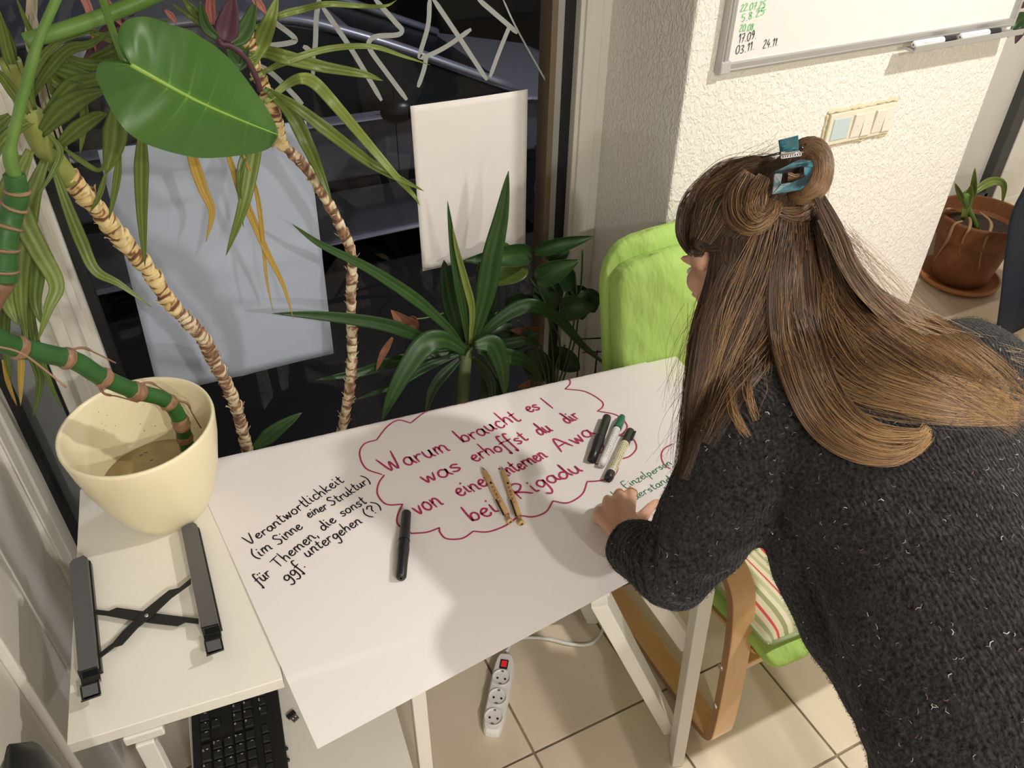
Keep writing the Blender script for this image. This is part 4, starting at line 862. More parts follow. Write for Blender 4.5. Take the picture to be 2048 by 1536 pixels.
# -- yucca at the left with the long leaning stem
c2 = PY(495, 905, 1.50)
y2 = thing('yucca_plant', 'tall yucca whose ringed cream and brown stem leans left across the bluish sheet', 'plant', (c2[0]+.01, 1.52, 0))
planter(y2, (c2[0]+.02, 1.53), .12, .24)
MB().tube([V(c2[0]+.02, 1.53, .20), V(c2[0]+.015, 1.52, .42), PY(498, 960, 1.50)], [.018, .016, .0135], 12).build('trunk_base', M_bark, y2, smooth=True)
o, ax, _ = trunk(y2, [(500, 962, 1.50), (494, 900, 1.50), (480, 840, 1.50), (463, 790, 1.49), (435, 735, 1.48), (408, 680, 1.47), (378, 645, 1.46), (345, 612, 1.45)], .0125, .0140, M_bark, 44, .2, seed=14)
scars(y2, ax, .013, .014, M_bark, 50, 6)
o, ax, _ = trunk(y2, [(352, 620, 1.452), (330, 590, 1.445), (290, 530, 1.43), (245, 480, 1.42), (205, 430, 1.41), (165, 385, 1.40), (135, 350, 1.39)], .0140, .0165, M_bark2, 22, .16, name='upper_trunk', seed=21)
scars(y2, ax, .014, .0165, M_bark2, 26, 8, .012)
MB().tube(cr([PY(140, 362, 1.392), PY(112, 325, 1.385), PY(85, 285, 1.38), PY(62, 235, 1.375), PY(40, 180, 1.37), PY(20, 120, 1.36)], 6), [.017]*10+[.019]*10+[.014]*11, 12).build('leaf_base', mat('leaf_base_green', (.20, .24, .05), .5, var=((.33, .36, .10), 18, .4, .7)), y2, smooth=True)
for (p, w_, tn, tw, fo) in (
 ([(105, 330), (132, 405), (164, 485), (191, 541), (239, 568), (304, 615)], 27, .5, .2, .3),
 ([(60, 300), (35, 370), (46, 436), (79, 502), (113, 568), (98, 615), (76, 682)], 44, .7, .3, .25),
 ([(90, 320), (62, 400), (45, 500), (42, 600), (55, 690)], 42, .55, .1, .2),
 ([(40, 310), (12, 400), (5, 500), (14, 600), (35, 650)], 50, .65, .1, .2),
 ([(60, 420), (75, 520), (70, 600), (84, 650)], 34, .4, .1, .3),
 ([(60, 560), (66, 660), (90, 740), (124, 820)], 18, .2, .3, .3), ([(48, 580), (56, 680), (80, 760), (66, 835)], 22, .12, .3, .3), ([(20, 560), (8, 660), (22, 765)], 24, .15, .3, .3),
 ([(110, 300), (150, 262), (190, 235), (214, 228)], 34, .35, .2, .35),
 ([(80, 270), (120, 225), (165, 195), (215, 180)], 46, .30, .3, .35),
 ([(90, 230), (140, 175), (190, 160), (238, 140)], 36, .35, .2, .3),
 ([(70, 220), (60, 160), (85, 115), (125, 80), (200, 60)], 20, .5, .1, .3),
 ([(60, 230), (30, 190), (0, 150), (-30, 120)], 22, .5, .1, .3), ([(50, 180), (20, 120), (5, 60), (-10, 0)], 24, .45, .1, .3),
 ([(30, 130), (12, 80), (-5, 20)], 30, .3, .1, .3),
 ([(60, 200), (90, 150), (135, 100), (180, 88), (225, 60)], 26, .28, .1, .3),
 ([(20, 230), (-10, 260), (-40, 330)], 30, .4, .1, .3), ([(90, 260), (120, 300), (105, 345), (70, 400)], 14, .45, .1, .3),
 ([(70, 240), (30, 260), (-5, 300), (-30, 380)], 26, .45, .1, .3), ([(55, 190), (100, 140), (60, 60), (30, -10)], 16, .4, .1, .3),
 ([(120, 290), (160, 320), (200, 340), (216, 300)], 12, .4, .1, .3), ([(170, 60), (240, 85), (300, 105), (350, 120)], 22, .30, .1, .3),
 ([(160, 130), (230, 100), (290, 60), (340, 40)], 30, .22, .1, .3), ([(90, 130), (160, 150), (220, 175)], 38, .2, .1, .3),
 ([(120, 110), (180, 130), (240, 120), (300, 90)], 26, .16, .1, .3)):
    leaf(y2, [(a, b, 1.36-.015*k) for k, (a, b) in enumerate(p)], w_, M_leafy, tn, tw, fo)
for p, w_ in (([(232, 215), (228, 285), (212, 348)], 50), ([(285, 250), (283, 330), (284, 430), (290, 533)], 30), ([(212, 345), (198, 392), (180, 425)], 12), ([(240, 300), (232, 370), (218, 440)], 16), ([(165, 180), (168, 240), (160, 310)], 18), ([(100, 160), (150, 165), (185, 150)], 55), ([(100, 150), (125, 190), (140, 205)], 40)):
    leaf(y2, [(a, b, 1.38) for a, b in p], w_, M_leafy, .42, .1, .3)
leaf(y2, [(44, 690, 1.36), (42, 750, 1.36), (41, 812, 1.36)], 14, M_leafyel, .7, .4, .3, name='withered_leaf', label='withered yellow leaf')
leaf(y2, [(5, 720, 1.36), (18, 770, 1.36), (34, 812, 1.36)], 10, M_leafyel, .45, .4, .3, name='withered_leaf', label='withered yellow leaf')
# -- philodendron: thick ringed green stem out of the cream pot, big heart leaf
ph = thing('philodendron', 'thick ringed green stem rising from the cream pot, with one huge heart-shaped leaf', 'plant', pb+V(.05, .0, .085))
stem_pts = [(375, 930, 1.235), (372, 885, 1.24), (358, 835, 1.24), (330, 800, 1.235), (270, 782, 1.22), (200, 752, 1.20), (150, 722, 1.19), (80, 705, 1.17), (20, 690, 1.15), (-40, 660, 1.13)]
Q = [PY(*p) for p in stem_pts]; Q[0] = PY(382, 905, 1.245); Q[0][2] = pb[2]+.088
def ringed(parent, Q, r, nodes, m, name):
    ax = cr(Q, 10); A3 = np.array(ax); d = np.concatenate([[0], np.cumsum(np.linalg.norm(np.diff(A3, axis=0), axis=1))]); N = 120; s = np.linspace(0, d[-1], N)
    ax = [V(*[np.interp(q, d, A3[:, k]) for k in range(3)]) for q in s]; rad = []; col = []
    for q in s/d[-1]:
        k = min(abs(q-n_) for n_ in nodes); rad.append(r(q)*(1+.22*math.exp(-(k/.012)**2))); col += [np.clip(.6+.1*math.sin(q*40), 0, 1) if k > .016 else rng.uniform(.0, .2) for _ in range(14)]
    return MB().tube(ax, rad, 14, col=col).build(name, m, parent, smooth=True), ax
o, ax = ringed(ph, Q, lambda q: .0125+.003*q, [.03, .09, .15, .17, .27, .40, .42, .55, .70, .86], M_gstem, 'stem')
for k, (i0, sgn) in enumerate(((30, 1), (50, 1), (66, -1), (84, 1))):
    p = ax[i0]; t = nz(ax[i0+1]-ax[i0-1]); n_ = nz(np.cross(t, V(0, 0, 1))); u_ = np.cross(n_, t)
    MB().tube(cr([p+u_*.012*sgn, p+u_*.022*sgn-t*.02, p+u_*.018*sgn-t*.05+n_*.006, p+u_*.012*sgn-t*.085], 6), [.0022]*10+[.0012]*9, 6).build('dried_sheath', mat('dried_sheath', (.26, .14, .08), .8), ph, smooth=True)
MB().tube(cr([PY(-20, 690, 1.12), PY(40, 705, 1.12), PY(90, 740, 1.13), PY(132, 775, 1.13)], 6), .0016, 6).build('aerial_root', mat('dried_root', (.33, .20, .12), .8), ph, smooth=True)
ringed(ph, [PY(5, 560, 1.13), PY(10, 480, 1.14), PY(22, 430, 1.15), PY(35, 390, 1.15), PY(28, 350, 1.15)], lambda q: .017-.004*q, [.1, .3, .5, .7, .85], M_gstem, 'upper_stem')
MB().tube(cr([PY(-40, 660, 1.13), PY(-25, 610, 1.13), PY(5, 560, 1.13)], 6), .0165, 12).build('stem_bend', M_gstem, ph, smooth=True)
MB().tube(cr([PY(30, 352, 1.15), PY(20, 310, 1.15), PY(34, 240, 1.15), PY(52, 170, 1.15), PY(78, 80, 1.15), PY(112, 0, 1.15), PY(150, -90, 1.15)], 8), [.0085]*10+[.0065]*20+[.0055]*19, 10).build('petiole', M_petiole, ph, smooth=True)
MB().tube(cr([PY(50, 82, 1.28), PY(120, 62, 1.28), PY(200, 35, 1.28), PY(270, 8, 1.28), PY(320, -15, 1.28)], 8), .0105, 10).build('side_branch', M_petiole, ph, smooth=True)
MB().tube(cr([PY(150, -90, 1.15), PY(190, -40, 1.16), PY(225, 60, 1.20), PY(248, 120, 1.20), PY(262, 132, 1.19)], 8), .0045, 8).build('petiole', M_petiole, ph, smooth=True)
# heart leaf: outline traced, midrib from petiole joint to tip, domed surface
out = [(262, 128), (246, 112), (238, 92), (236, 68), (246, 46), (264, 36), (288, 33), (312, 38), (345, 50), (378, 60), (408, 78), (432, 94), (462, 120), (486, 150), (508, 180), (528, 208), (545, 236), (556, 262), (555, 275), (548, 286), (536, 298), (512, 306), (480, 311), (440, 315), (400, 316), (360, 309), (320, 298), (284, 284), (255, 264), (232, 236), (215, 206), (203, 180), (192, 156), (194, 136), (202, 124), (220, 119), (240, 120)]
out = [V(a, b) for a, b in out]; base = V(262, 130); tip = V(556, 268); mr = cr([V(262, 130, 0), V(330, 168, 0), V(400, 205, 0), V(480, 240, 0), V(556, 270, 0)], 12)
mr2 = [V(q[0], q[1]) for q in mr]
Yh = 1.19
def heart_pt(q, ins):
    """q px; ins: 0 at the edge .. 1 at the midrib"""
    t = np.dot(q-base, tip-base)/np.dot(tip-base, tip-base); pr = np.cross(tip-base, q-base)/np.linalg.norm(tip-base)/150
    y = Yh-.02+.045*t*t-.022*pr*pr*1.0+.03*pr*0 - .018*(math.sin(ins*math.pi/2))+.006*math.sin(t*9+abs(pr)*4)*(1-ins)
    return PY(q[0], q[1], y)
iTip = 17
up_ = cr([V(*p, 0) for p in out[:iTip+2]], 6); lo_ = cr([V(*p, 0) for p in [out[0]]+out[:iTip:-1]], 6)
def samp(poly, n):
    A3 = np.array(poly)[:, :2]; d = np.concatenate([[0], np.cumsum(np.linalg.norm(np.diff(A3, axis=0), axis=1))]); s = np.linspace(0, d[-1], n); return [V(np.interp(q, d, A3[:, 0]), np.interp(q, d, A3[:, 1])) for q in s]
NL, NWd = 110, 16; E1, E2, Mr = samp(up_, NL), samp(lo_, NL), samp(mr, NL)
mb = MB()
for E_ in (E1, E2):
    vs, tn = [], []
    for i in range(NL):
        # midrib parameter lags the outline so that side veins run forward
        mi = Mr[int(max(0, min(NL-1, (max(0, i/NL-.16)/.84)**1.0*(NL-1))))]
        for j in range(NWd+1):
            s = j/NWd; bow = V(0, 0); q = mi*(1-s)+E_[i]*s
            p = heart_pt(q, 1-s); ve = (i/NL*9.0) % 1; vein = math.exp(-((ve-.5)/.035)**2)*(s < .92)*(1.05-s)*1.0; crease = -.0012*math.cos(ve*2*math.pi)*math.sin(s*3.1)
            vs.append(p+CF*(crease)); tn.append(np.clip(.25+.06*math.sin(s*3)+.55*vein+(.75 if s < .045 else (.3 if s < .09 else 0)), 0, 1))
    f = [(i*(NWd+1)+j, i*(NWd+1)+j+1, (i+1)*(NWd+1)+j+1, (i+1)*(NWd+1)+j) for i in range(NL-1) for j in range(NWd)]
    mb.add(vs, f, tn)
hl = mb.build('heart_leaf', M_heart, ph, smooth=True); hl['label'] = 'huge heart-shaped green leaf with a pale midrib'
mb = MB(); 
mb.tube([heart_pt(q, 1)-CF*.0012 for q in mr2], list(np.linspace(.0034, .0008, len(mr2))), 6); mb.build('midrib', mat('pale_midrib', (.24, .42, .07), .4), hl, smooth=True)
# -- small dark yucca behind the desk
c3 = PY(925, 815, 1.56)
y3 = thing('yucca_plant', 'low dark green yucca with sword leaves behind the middle of the desk', 'plant', (c3[0], 1.56, 0))
planter(y3, (c3[0], 1.56), .12, .24)
MB().tube([V(c3[0], 1.56, .2), PY(922, 830, 1.56), PY(928, 750, 1.56), PY(934, 690, 1.56)], [.02, .019, .017, .015], 12).build('trunk', mat('green_trunk', (.06, .10, .03), .6, var=((.12, .15, .06), 20, .4, .7)), y3, smooth=True)
for (p, w_, tn, tw, fo, yy) in (
 ([(936, 690), (926, 620), (912, 540), (903, 470), (895, 402)], 20, .7, .1, .5, 1.53), ([(940, 688), (944, 620), (930, 560), (915, 505), (905, 455)], 17, .85, .1, .4, 1.52),
 ([(944, 690), (968, 600), (985, 510), (1003, 430), (1017, 342)], 48, .6, .1, .25, 1.52), ([(952, 690), (965, 640), (960, 560), (958, 520)], 22, .5, .1, .3, 1.55),
 ([(925, 690), (895, 655), (840, 605), (780, 563), (725, 530), (640, 488), (584, 448)], 27, .6, .15, .3, 1.52),
 ([(920, 700), (850, 678), (780, 652), (700, 638), (620, 630), (545, 627)], 30, .35, .1, .3, 1.53),
 ([(935, 705), (890, 680), (850, 690), (815, 735), (785, 790), (762, 845)], 50, .45, .1, .2, 1.49),
 ([(950, 690), (985, 690), (1004, 735), (1010, 795)], 46, .55, .1, .15, 1.47), ([(955, 700), (1010, 712), (1055, 725), (1088, 768)], 36, .45, .1, .2, 1.48),
 ([(945, 690), (985, 650), (1030, 620), (1070, 612), (1120, 640), (1165, 690), (1222, 738)], 32, .40, .1, .25, 1.53),
 ([(955, 695), (1005, 690), (1050, 682), (1083, 690)], 28, .3, .1, .3, 1.53), ([(925, 705), (850, 735), (790, 770), (710, 800)], 22, .2, .1, .3, 1.55),
 ([(925, 712), (870, 770), (850, 830)], 26, .12, .1, .3, 1.56), ([(945, 712), (980, 760), (985, 820)], 26, .12, .1, .3, 1.56), ([(925, 700), (800, 720), (720, 745), (632, 760)], 26, .3, .1, .3, 1.60),
 ([(928, 690), (905, 620), (893, 560), (888, 520)], 40, .12, .0, .2, 1.60), ([(955, 690), (975, 610), (975, 560), (962, 530)], 44, .10, .0, .2, 1.60)):
    leaf(y3, [(a, b, yy-.01*k) for k, (a, b) in enumerate(p)], w_, M_leafd if tn < .8 else M_leafy, tn, tw, fo)
leaf(y2, [(505, 900, 1.50), (550, 862, 1.50), (604, 825, 1.50)], 34, M_leafd, .5, .1, .3)
# -- climbing dark plant in the corner
c4 = PY(1105, 760, 1.60)
y4 = thing('corner_plant', 'dark climbing plant with broad curled leaves in the corner beside the white window post', 'plant', (c4[0], 1.58, 0))
planter(y4, (c4[0], 1.58), .11, .24)
def broad(parent, o_, t_, wpx, y0, y1_, m, tone, cup=.4, seed=0, curl=.0, name='leaf'):
    a, b = PY(*o_, y0), PY(*t_, y1_); d = b-a; L = np.linalg.norm(d); t = d/L; vn = nz(CAM-(a+b)/2); s = nz(np.cross(t, vn)); n_ = np.cross(s, t); w_ = wpx/FL*np.dot((a+b)/2-CAM, CF)/2
    vs, tn = [], []; NN = 16; NC = 8
    for i in range(NN+1):
        q = i/NN; wi = w_*max(.02, (math.sin(math.pi*q**.72))**.75); c = a+d*q+n_*(L*.12*math.sin(q*math.pi)-curl*L*q*q)
        for j in range(-NC, NC+1):
            u = j/NC; th = u*cup*2.2; vs.append(c+s*wi*(math.sin(th)/max(.01, cup*2.2))*1.2+n_*wi*((1-math.cos(th))/max(.01, cup*2.2))*1.3*(1 if cup > 0 else -1)-t*wi*.25*abs(u)); tn.append(np.clip(tone+(.25 if j == 0 else 0)+.05*math.sin(q*30+abs(u)*9), 0, 1))
    M2 = 2*NC+1; f = [(i*M2+k, i*M2+k+1, (i+1)*M2+k+1, (i+1)*M2+k) for i in range(NN) for k in range(M2-1)]
    return MB().add(vs, f, tn).build(name, m, parent, smooth=True, solid=.0006)
for (o_, t_, w_, ya, yb, m, tn, cu) in (((1062, 508), (925, 522), 46, 1.58, 1.55, M_leafd, .5, .5), ((1035, 510), (965, 570), 78, 1.60, 1.58, M_leafy, .15, .25), ((1065, 505), (1188, 473), 34, 1.56, 1.50, M_leafd, .4, .6), ((1100, 525), (1140, 500), 40, 1.58, 1.55, M_leafd, .25, .4),
    ((1072, 560), (1160, 520), 48, 1.55, 1.50, M_leafd, .6, .5), ((1085, 560), (1110, 620), 55, 1.6, 1.58, M_leafd, .05, .3), ((1120, 617), (1192, 615), 48, 1.55, 1.5, M_leafd, .45, .4), ((1150, 570), (1165, 640), 50, 1.6, 1.58, M_leafd, .08, .3), ((1165, 580), (1190, 625), 44, 1.57, 1.55, M_leafd, .12, .3),
    ((1110, 540), (1145, 580), 50, 1.6, 1.58, M_leafd, .05, .3), ((1010, 610), (1080, 600), 36, 1.62, 1.6, M_leafd, .2, .3), ((1000, 690), (1080, 665), 40, 1.6, 1.55, M_leafd, .35, .3), ((1020, 640), (960, 680), 50, 1.62, 1.6, M_leafd, .1, .3), ((1100, 700), (1160, 740), 40, 1.62, 1.6, M_leafd, .05, .3), ((1050, 700), (1100, 760), 50, 1.62, 1.6, M_leafd, .04, .3), ((1000, 760), (960, 810), 50, 1.62, 1.6, M_leafd, .04, .3)):
    broad(y4, o_, t_, w_, ya, yb, m, tn, cu)
for p in ([(1034, 510), (1062, 560), (1092, 612), (1105, 700), (1105, 780)], [(1165, 500), (1164, 540), (1161, 580), (1150, 680), (1120, 780)], [(1150, 545), (1152, 600), (1140, 690), (1110, 790)], [(1080, 690), (1095, 730), (1100, 790)], [(1100, 640), (1120, 690), (1110, 790)], [(1130, 690), (1115, 720), (1100, 790)], [(1034, 640), (1062, 675), (1080, 720), (1100, 790)]):
    MB().tube(cr([PY(a, b, 1.58) for a, b in p], 6)+[V(c4[0], 1.58, .22)], .0028, 6).build('stem', mat('dark_stem', (.035, .06, .02), .6), y4, smooth=True)
M_dry = leafm('dried_leaf', (.10, .035, .015), (.30, .13, .07), (.45, .24, .15), .7, .2)
broad(y4, (815, 655), (782, 620), 44, 1.60, 1.56, M_dry, .6, .5, name='dried_leaf')['label'] = 'dried curled brown leaf'
broad(y4, (810, 640), (835, 665), 40, 1.60, 1.58, M_dry, .35, .5, name='dried_leaf')
leaf(y4, [(785, 675, 1.58), (765, 710, 1.58), (752, 742, 1.57)], 16, M_dry, .5, .5, .4, name='dried_leaf')
broad(y4, (1075, 668), (1020, 660), 30, 1.6, 1.57, M_dry, .3, .5, name='dried_leaf'); broad(y4, (1060, 770), (1035, 775), 22, 1.5, 1.48, M_dry, .5, .5, name='dried_leaf')
MB().tube(cr([PY(895, 624, 1.6), PY(850, 636, 1.6), PY(815, 638, 1.6)], 5), .002, 6).build('stem', M_petiole, y4, smooth=True)
MB().tube(cr([PY(895, 624, 1.6), PY(960, 700, 1.6), PY(1020, 790, 1.6)]+[V(c4[0], 1.58, .24)], 5), .002, 6).build('stem', M_petiole, y4, smooth=True)
# wire rack behind the chair
rk = thing('wire_rack', 'small black wire rack between the corner plant and the green chair', 'rack', PX(1190, 760, 1.10)*V(1, 1, 0))
for (p, q) in (((1160, 678), (1210, 676)), ((1165, 705), (1215, 703)), ((1195, 700), (1188, 760)), ((1160, 680), (1150, 760))):
    MB().tube([PX(*p, 1.10), PX(*q, 1.10)], .0022, 6).build('wire', M_black, rk, smooth=True)
for (x, y) in ((1195, 700), (1160, 680)):
    p = PX(x, y, 1.10); MB().tube([p, p*V(1, 1, 0)], .0022, 6).build('wire', M_black, rk)
# -- purple trailing plant at the top
tp = thing('purple_plant', 'purple trailing plant with pink leaf tips hanging at the top left', 'plant', PY(450, 60, 1.40))
MB().tube(cr([PY(521, 182, 1.40), PY(510, 150, 1.40), PY(490, 115, 1.40), PY(462, 92, 1.40), PY(440, 85, 1.40), PY(425, 40, 1.42), PY(410, -20, 1.42)], 6), .0048, 8).build('stem', mat('purple_stem', (.07, .022, .035), .5), tp, smooth=True)
MB().tube(cr([PY(262, 30, 1.30), PY(250, 0, 1.30), PY(235, -40, 1.3)], 6), .005, 8).build('stem', mat('purple_stem2', (.06, .02, .03), .5), tp, smooth=True)
for (p, w_, m, tn) in (([(447, 84), (455, 50), (468, -15)], 54, M_leafpu, .6), ([(425, 50), (420, 10), (428, -25)], 24, M_leafpk, .2), ([(258, 40), (210, 80), (160, 140)], 42, M_leafpu, .5), ([(250, 50), (230, 105), (205, 130)], 22, M_leafpu, .3),
    ([(155, -20), (178, 20), (192, 108)], 18, M_leafpk, .7), ([(200, -20), (225, 25), (246, 54)], 18, M_leafpk, .8), ([(500, -10), (520, 10), (533, 28)], 18, M_leafpk, .5), ([(330, 20), (345, 35), (352, 48)], 14, M_leafpk, .4),
    ([(455, 90), (490, 60), (512, 0)], 40, M_leafd, .8), ([(455, 95), (480, 130), (498, 90)], 26, M_leafd, .6), ([(440, 80), (410, 50), (400, 0)], 24, M_leafd, .6)):
    leaf(tp, [(a, b, 1.40) for a, b in p], w_, m, tn, .1, .3)
MB().tube([PY(262, 30, 1.30), PY(235, -60, 1.36), PY(410, -20, 1.42)], .004, 6).build('stem', mat('purple_stem3', (.06, .02, .03), .5), tp)
# -- macrame cord
rc = thing('raffia_cord', 'pale dried raffia strip with frayed ends hanging among the leaves at the top left', 'cord', PY(60, 0, 1.5))
M_raf = mat('raffia', (.38, .34, .25), .85, bump=(60, .5), stretch=(3, 3, .3))
for (p, w_) in (([(66, -30), (62, 40), (58, 110)], 20), ([(62, 30), (66, 100), (80, 170), (95, 240), (107, 285)], 8), ([(68, 40), (78, 120), (92, 190), (112, 255), (122, 290)], 7), ([(60, 60), (75, 150), (88, 220), (124, 316)], 7), ([(70, 30), (86, 110), (100, 180), (140, 318)], 6)):
    leaf(rc, [(a, b, 1.47) for a, b in p], w_, M_raf, .5, .8, .4, start=.9, tip=6, name='strip')
for (x, y) in ((107, 285), (122, 290), (124, 316), (140, 318)):
    for k in range(5): MB().tube([PY(x, y, 1.47), PY(x+rng.uniform(-10, 10), y+rng.uniform(2, 16), 1.47+rng.uniform(-.01, .01))], [.0012, .0004], 4).build('frayed_end', M_raf, rc)
# -- young plant in the terracotta pot
yp = thing('young_plant', 'small fresh green seedling growing in the terracotta pot', 'plant', tb+V(0, 0, .21))
yc_ = 1.575
MB().tube(cr([tb+V(-.01, -.01, .205), PY(1930, 400, yc_), PY(1938, 385, yc_)], 5), [.010]*6+[.013]*5, 10).build('stem', M_petiole, yp, smooth=True)
for (p, w_, tn) in (([(1932, 400), (1945, 385), (1950, 335)], 18, .6), ([(1930, 410), (1918, 385), (1910, 366)], 12, .5), ([(1938, 395), (1965, 372), (1990, 362), (2008, 372), (2004, 412)], 20, .7), ([(1925, 440), (1938, 395), (1942, 370)], 20, .9)):
    leaf(yp, [(a, b, yc_-.03*k/len(p)) for k, (a, b) in enumerate(p)], w_, M_leafy, tn, .1, .3)
# dark leaves at the upper right edge
dl = thing('dark_hanging_plant', 'dark purplish leaves at the top right edge beyond the whiteboard', 'plant', PY(2045, 0, 1.60))
for (p, w_, m) in (([(2060, 10), (2040, 10), (2025, 12)], 14, M_leafpu), ([(2062, 30), (2035, 45), (2015, 75)], 34, M_leafd), ([(2066, 50), (2045, 60), (2030, 88)], 22, M_leafpu)):
    leaf(dl, [(a, b, 1.60) for a, b in p], w_, m, .3, .1, .3)
MB().tube(cr([PY(2060, 8, 1.6), PY(2068, 40, 1.6), PY(2085, -120, 1.6), PY(2085, -300, 1.6)], 5), .004, 6).build('stem', mat('dark_stem2', (.03, .03, .02), .6), dl)
# office chair at the right edge
oc = thing('office_chair', 'dark navy office chair whose curved back cuts the right edge of the picture', 'chair', (2.55, 1.00, 0))
M_navy = mat('navy_mesh', (.010, .014, .024), .7, bump=(160, .5), spec=.25)
bp_ = [PY(2048, 385, 1.22), PY(2022, 440, 1.22), PY(2010, 520, 1.22), PY(2002, 600, 1.21), PY(1990, 690, 1.20)]
L = cr(bp_, 6); rs = []
for i, p in enumerate(L):
    w_ = .46+.04*math.sin(i/len(L)*3); row = []
    for k in range(24):
        a_ = 2*math.pi*k/24; cx = math.copysign(abs(math.cos(a_))**.5, math.cos(a_)); sy = math.sin(a_); row.append(V(p[0]+w_/2+cx*w_/2, p[1]+.05*(1-cx*cx)+sy*.018-.0, p[2]))
    rs.append(row)
MB().rings(rs).build('backrest', M_navy, oc, smooth=True)
q = L[-1]; cx = q[0]+.24
MB().lathe((cx, .98, .43), [(.01, 0), (.22, .0), (.245, .03), (.235, .06), (.01, .07)], 28).build('seat', M_navy, oc, smooth=True)
MB().tube([V(cx, .98, .10), V(cx, .98, .44)], .028, 12).build('column', M_blackm, oc, smooth=True)
MB().bar(V(cx, 1.0, .42), V(cx, 1.23, .44), .06, .02).build('back_bracket', M_blackm, oc); MB().bar(V(cx, 1.235, .43), V(cx, 1.255, L[-1][2]+.08), .06, .02, side=V(1, 0, 0)).build('back_bracket', M_blackm, oc)
for k in range(5):
    a_ = k*2*math.pi/5; e_ = V(cx+.26*math.cos(a_), .98+.26*math.sin(a_), .07); MB().bar(V(cx, .98, .11), e_, .04, .03).build('base_arm', M_blackm, oc, bevel=.004); MB().lathe(e_+V(-.015, 0, -.042), [(.001, 0), (.028, 0), (.028, .03), (.001, .03)], 16, axis=V(1, 0, 0)).build('caster', M_blackm, oc)
# ------------------------------------------------------------------ CAR OUTSIDE
M_car = mat('silver_car_paint', (.34, .34, .37), .38, .45, coat=.5); M_cglass = mat('dark_car_glass', (.004, .006, .006), .22); M_tyre = mat('tyre', (.012, .012, .012), .8)
GZ = -.75
car = thing('parked_car', 'silver grey car parked outside behind the dark window', 'car', (1.2, 5.1, GZ))
prof = [(-1.75, -.25), (-1.72, .05), (-1.6, .18), (-.9, .22), (.6, .21), (2.33, .165), (3.0, .02), (3.25, -.10), (3.38, -.35), (3.36, -.52), (-1.7, -.52)]
def loft_y(pf, ys, ins):
    rs = []
    for y, i_ in zip(ys, ins): rs.append([V(x*(1-i_*.02)+.02*i_, y, z-i_*.02) for x, z in pf])
    return MB().rings(rs)
loft_y(prof, [4.40, 4.36, 4.38, 5.1, 5.85, 5.87, 5.83], [2, .6, 0, 0, 0, .6, 2]).build('body', M_car, car, bevel=.02)
cabin = [(-1.55, .18), (-.95, .62), (-.2, .70), (.80, .70), (1.35, .56), (2.28, .17)]
def cab(sc, y): return [V(.3+(x-.3)*sc, y, z) for x, z in cabin]
rs = [[V(x, 4.46+(z-.17)*.28, z) for x, z in cabin], [V(x, 5.78-(z-.17)*.28, z) for x, z in cabin]]
MB().rings(rs).build('greenhouse', M_cglass, car)
for y0, sg in ((4.455, 1), (5.785, -1)):
    pts = cr([V(x, y0+sg*(z-.17)*.28-sg*.01, z+.02) for x, z in cabin], 6); MB().tube(pts, .048, 8, flat=.6).build('roof_rail', M_car, car, smooth=True)
MB().rings([[V(x, 4.60, z+.015) for x, z in cabin[1:5]]+[V(x, 4.60, z-.01) for x, z in cabin[1:5]][::-1], [V(x, 5.64, z+.015) for x, z in cabin[1:5]]+[V(x, 5.64, z-.01) for x, z in cabin[1:5]][::-1]]).build('roof_skin', M_car, car)
MB().bar(V(.55, 4.46, .19), V(.45, 4.585, .68), .05, .02, side=V(1, 0, 0)).build('door_pillar', M_blackm, car)
mir = MB(); mp_ = PY(795, 215, 4.25); mir.ball(mp_+V(.0, 0, -.02), (.10, .07, .065), 10).build('wing_mirror', M_black, car, smooth=True)
MB().bar(mp_+V(0, 0, -.04), mp_+V(.03, .14, -.06), .05, .03).build('mirror_arm', M_black, car)
for x in (-1.0, 2.55):
    MB().lathe((x, 4.37, GZ+.32), [(.01, 0), (.20, .0), (.22, -.012), (.32, -.012), (.325, .02), (.325, .20), (.01, .20)], 32, axis=V(0, 1, 0)).build('wheel', M_tyre, car, smooth=False)
    MB().lathe((x, 5.67, GZ+.32), [(.01, 0), (.32, 0), (.32, .20), (.01, .20)], 32, axis=V(0, 1, 0)).build('wheel', M_tyre, car)
    hub = MB().lathe((x, 4.352, GZ+.32), [(.005, 0), (.19, .0), (.2, .01)], 24, axis=V(0, 1, 0)); hub.build('hubcap', M_alu, car)
MB().bar(V(-1.6, 4.365, -.12), V(3.0, 4.365, -.20), .02, .06, side=V(0, 1, 0)).build('rub_strip', M_blackm, car)
MB().box((.35, 4.365, .10), (.16, .03, .03)).build('door_handle', M_alu, car, bevel=.006)
MB().box((1.45, 4.365, .10), (.002, .012, .5)).build('door_gap', M_blackm, car)
MB().ball((3.2, 4.62, -.12), (.13, .16, .08), 10).build('headlamp', mat('headlamp_lens', (.5, .55, .6), .08), car, smooth=True)
MB().box((1.15, 4.72, .30), (.30, .22, .006), V(.95, 0, .3), V(0, .8, .6)).build('parking_note', mat('note_white', (.4, .42, .42), .5), car)
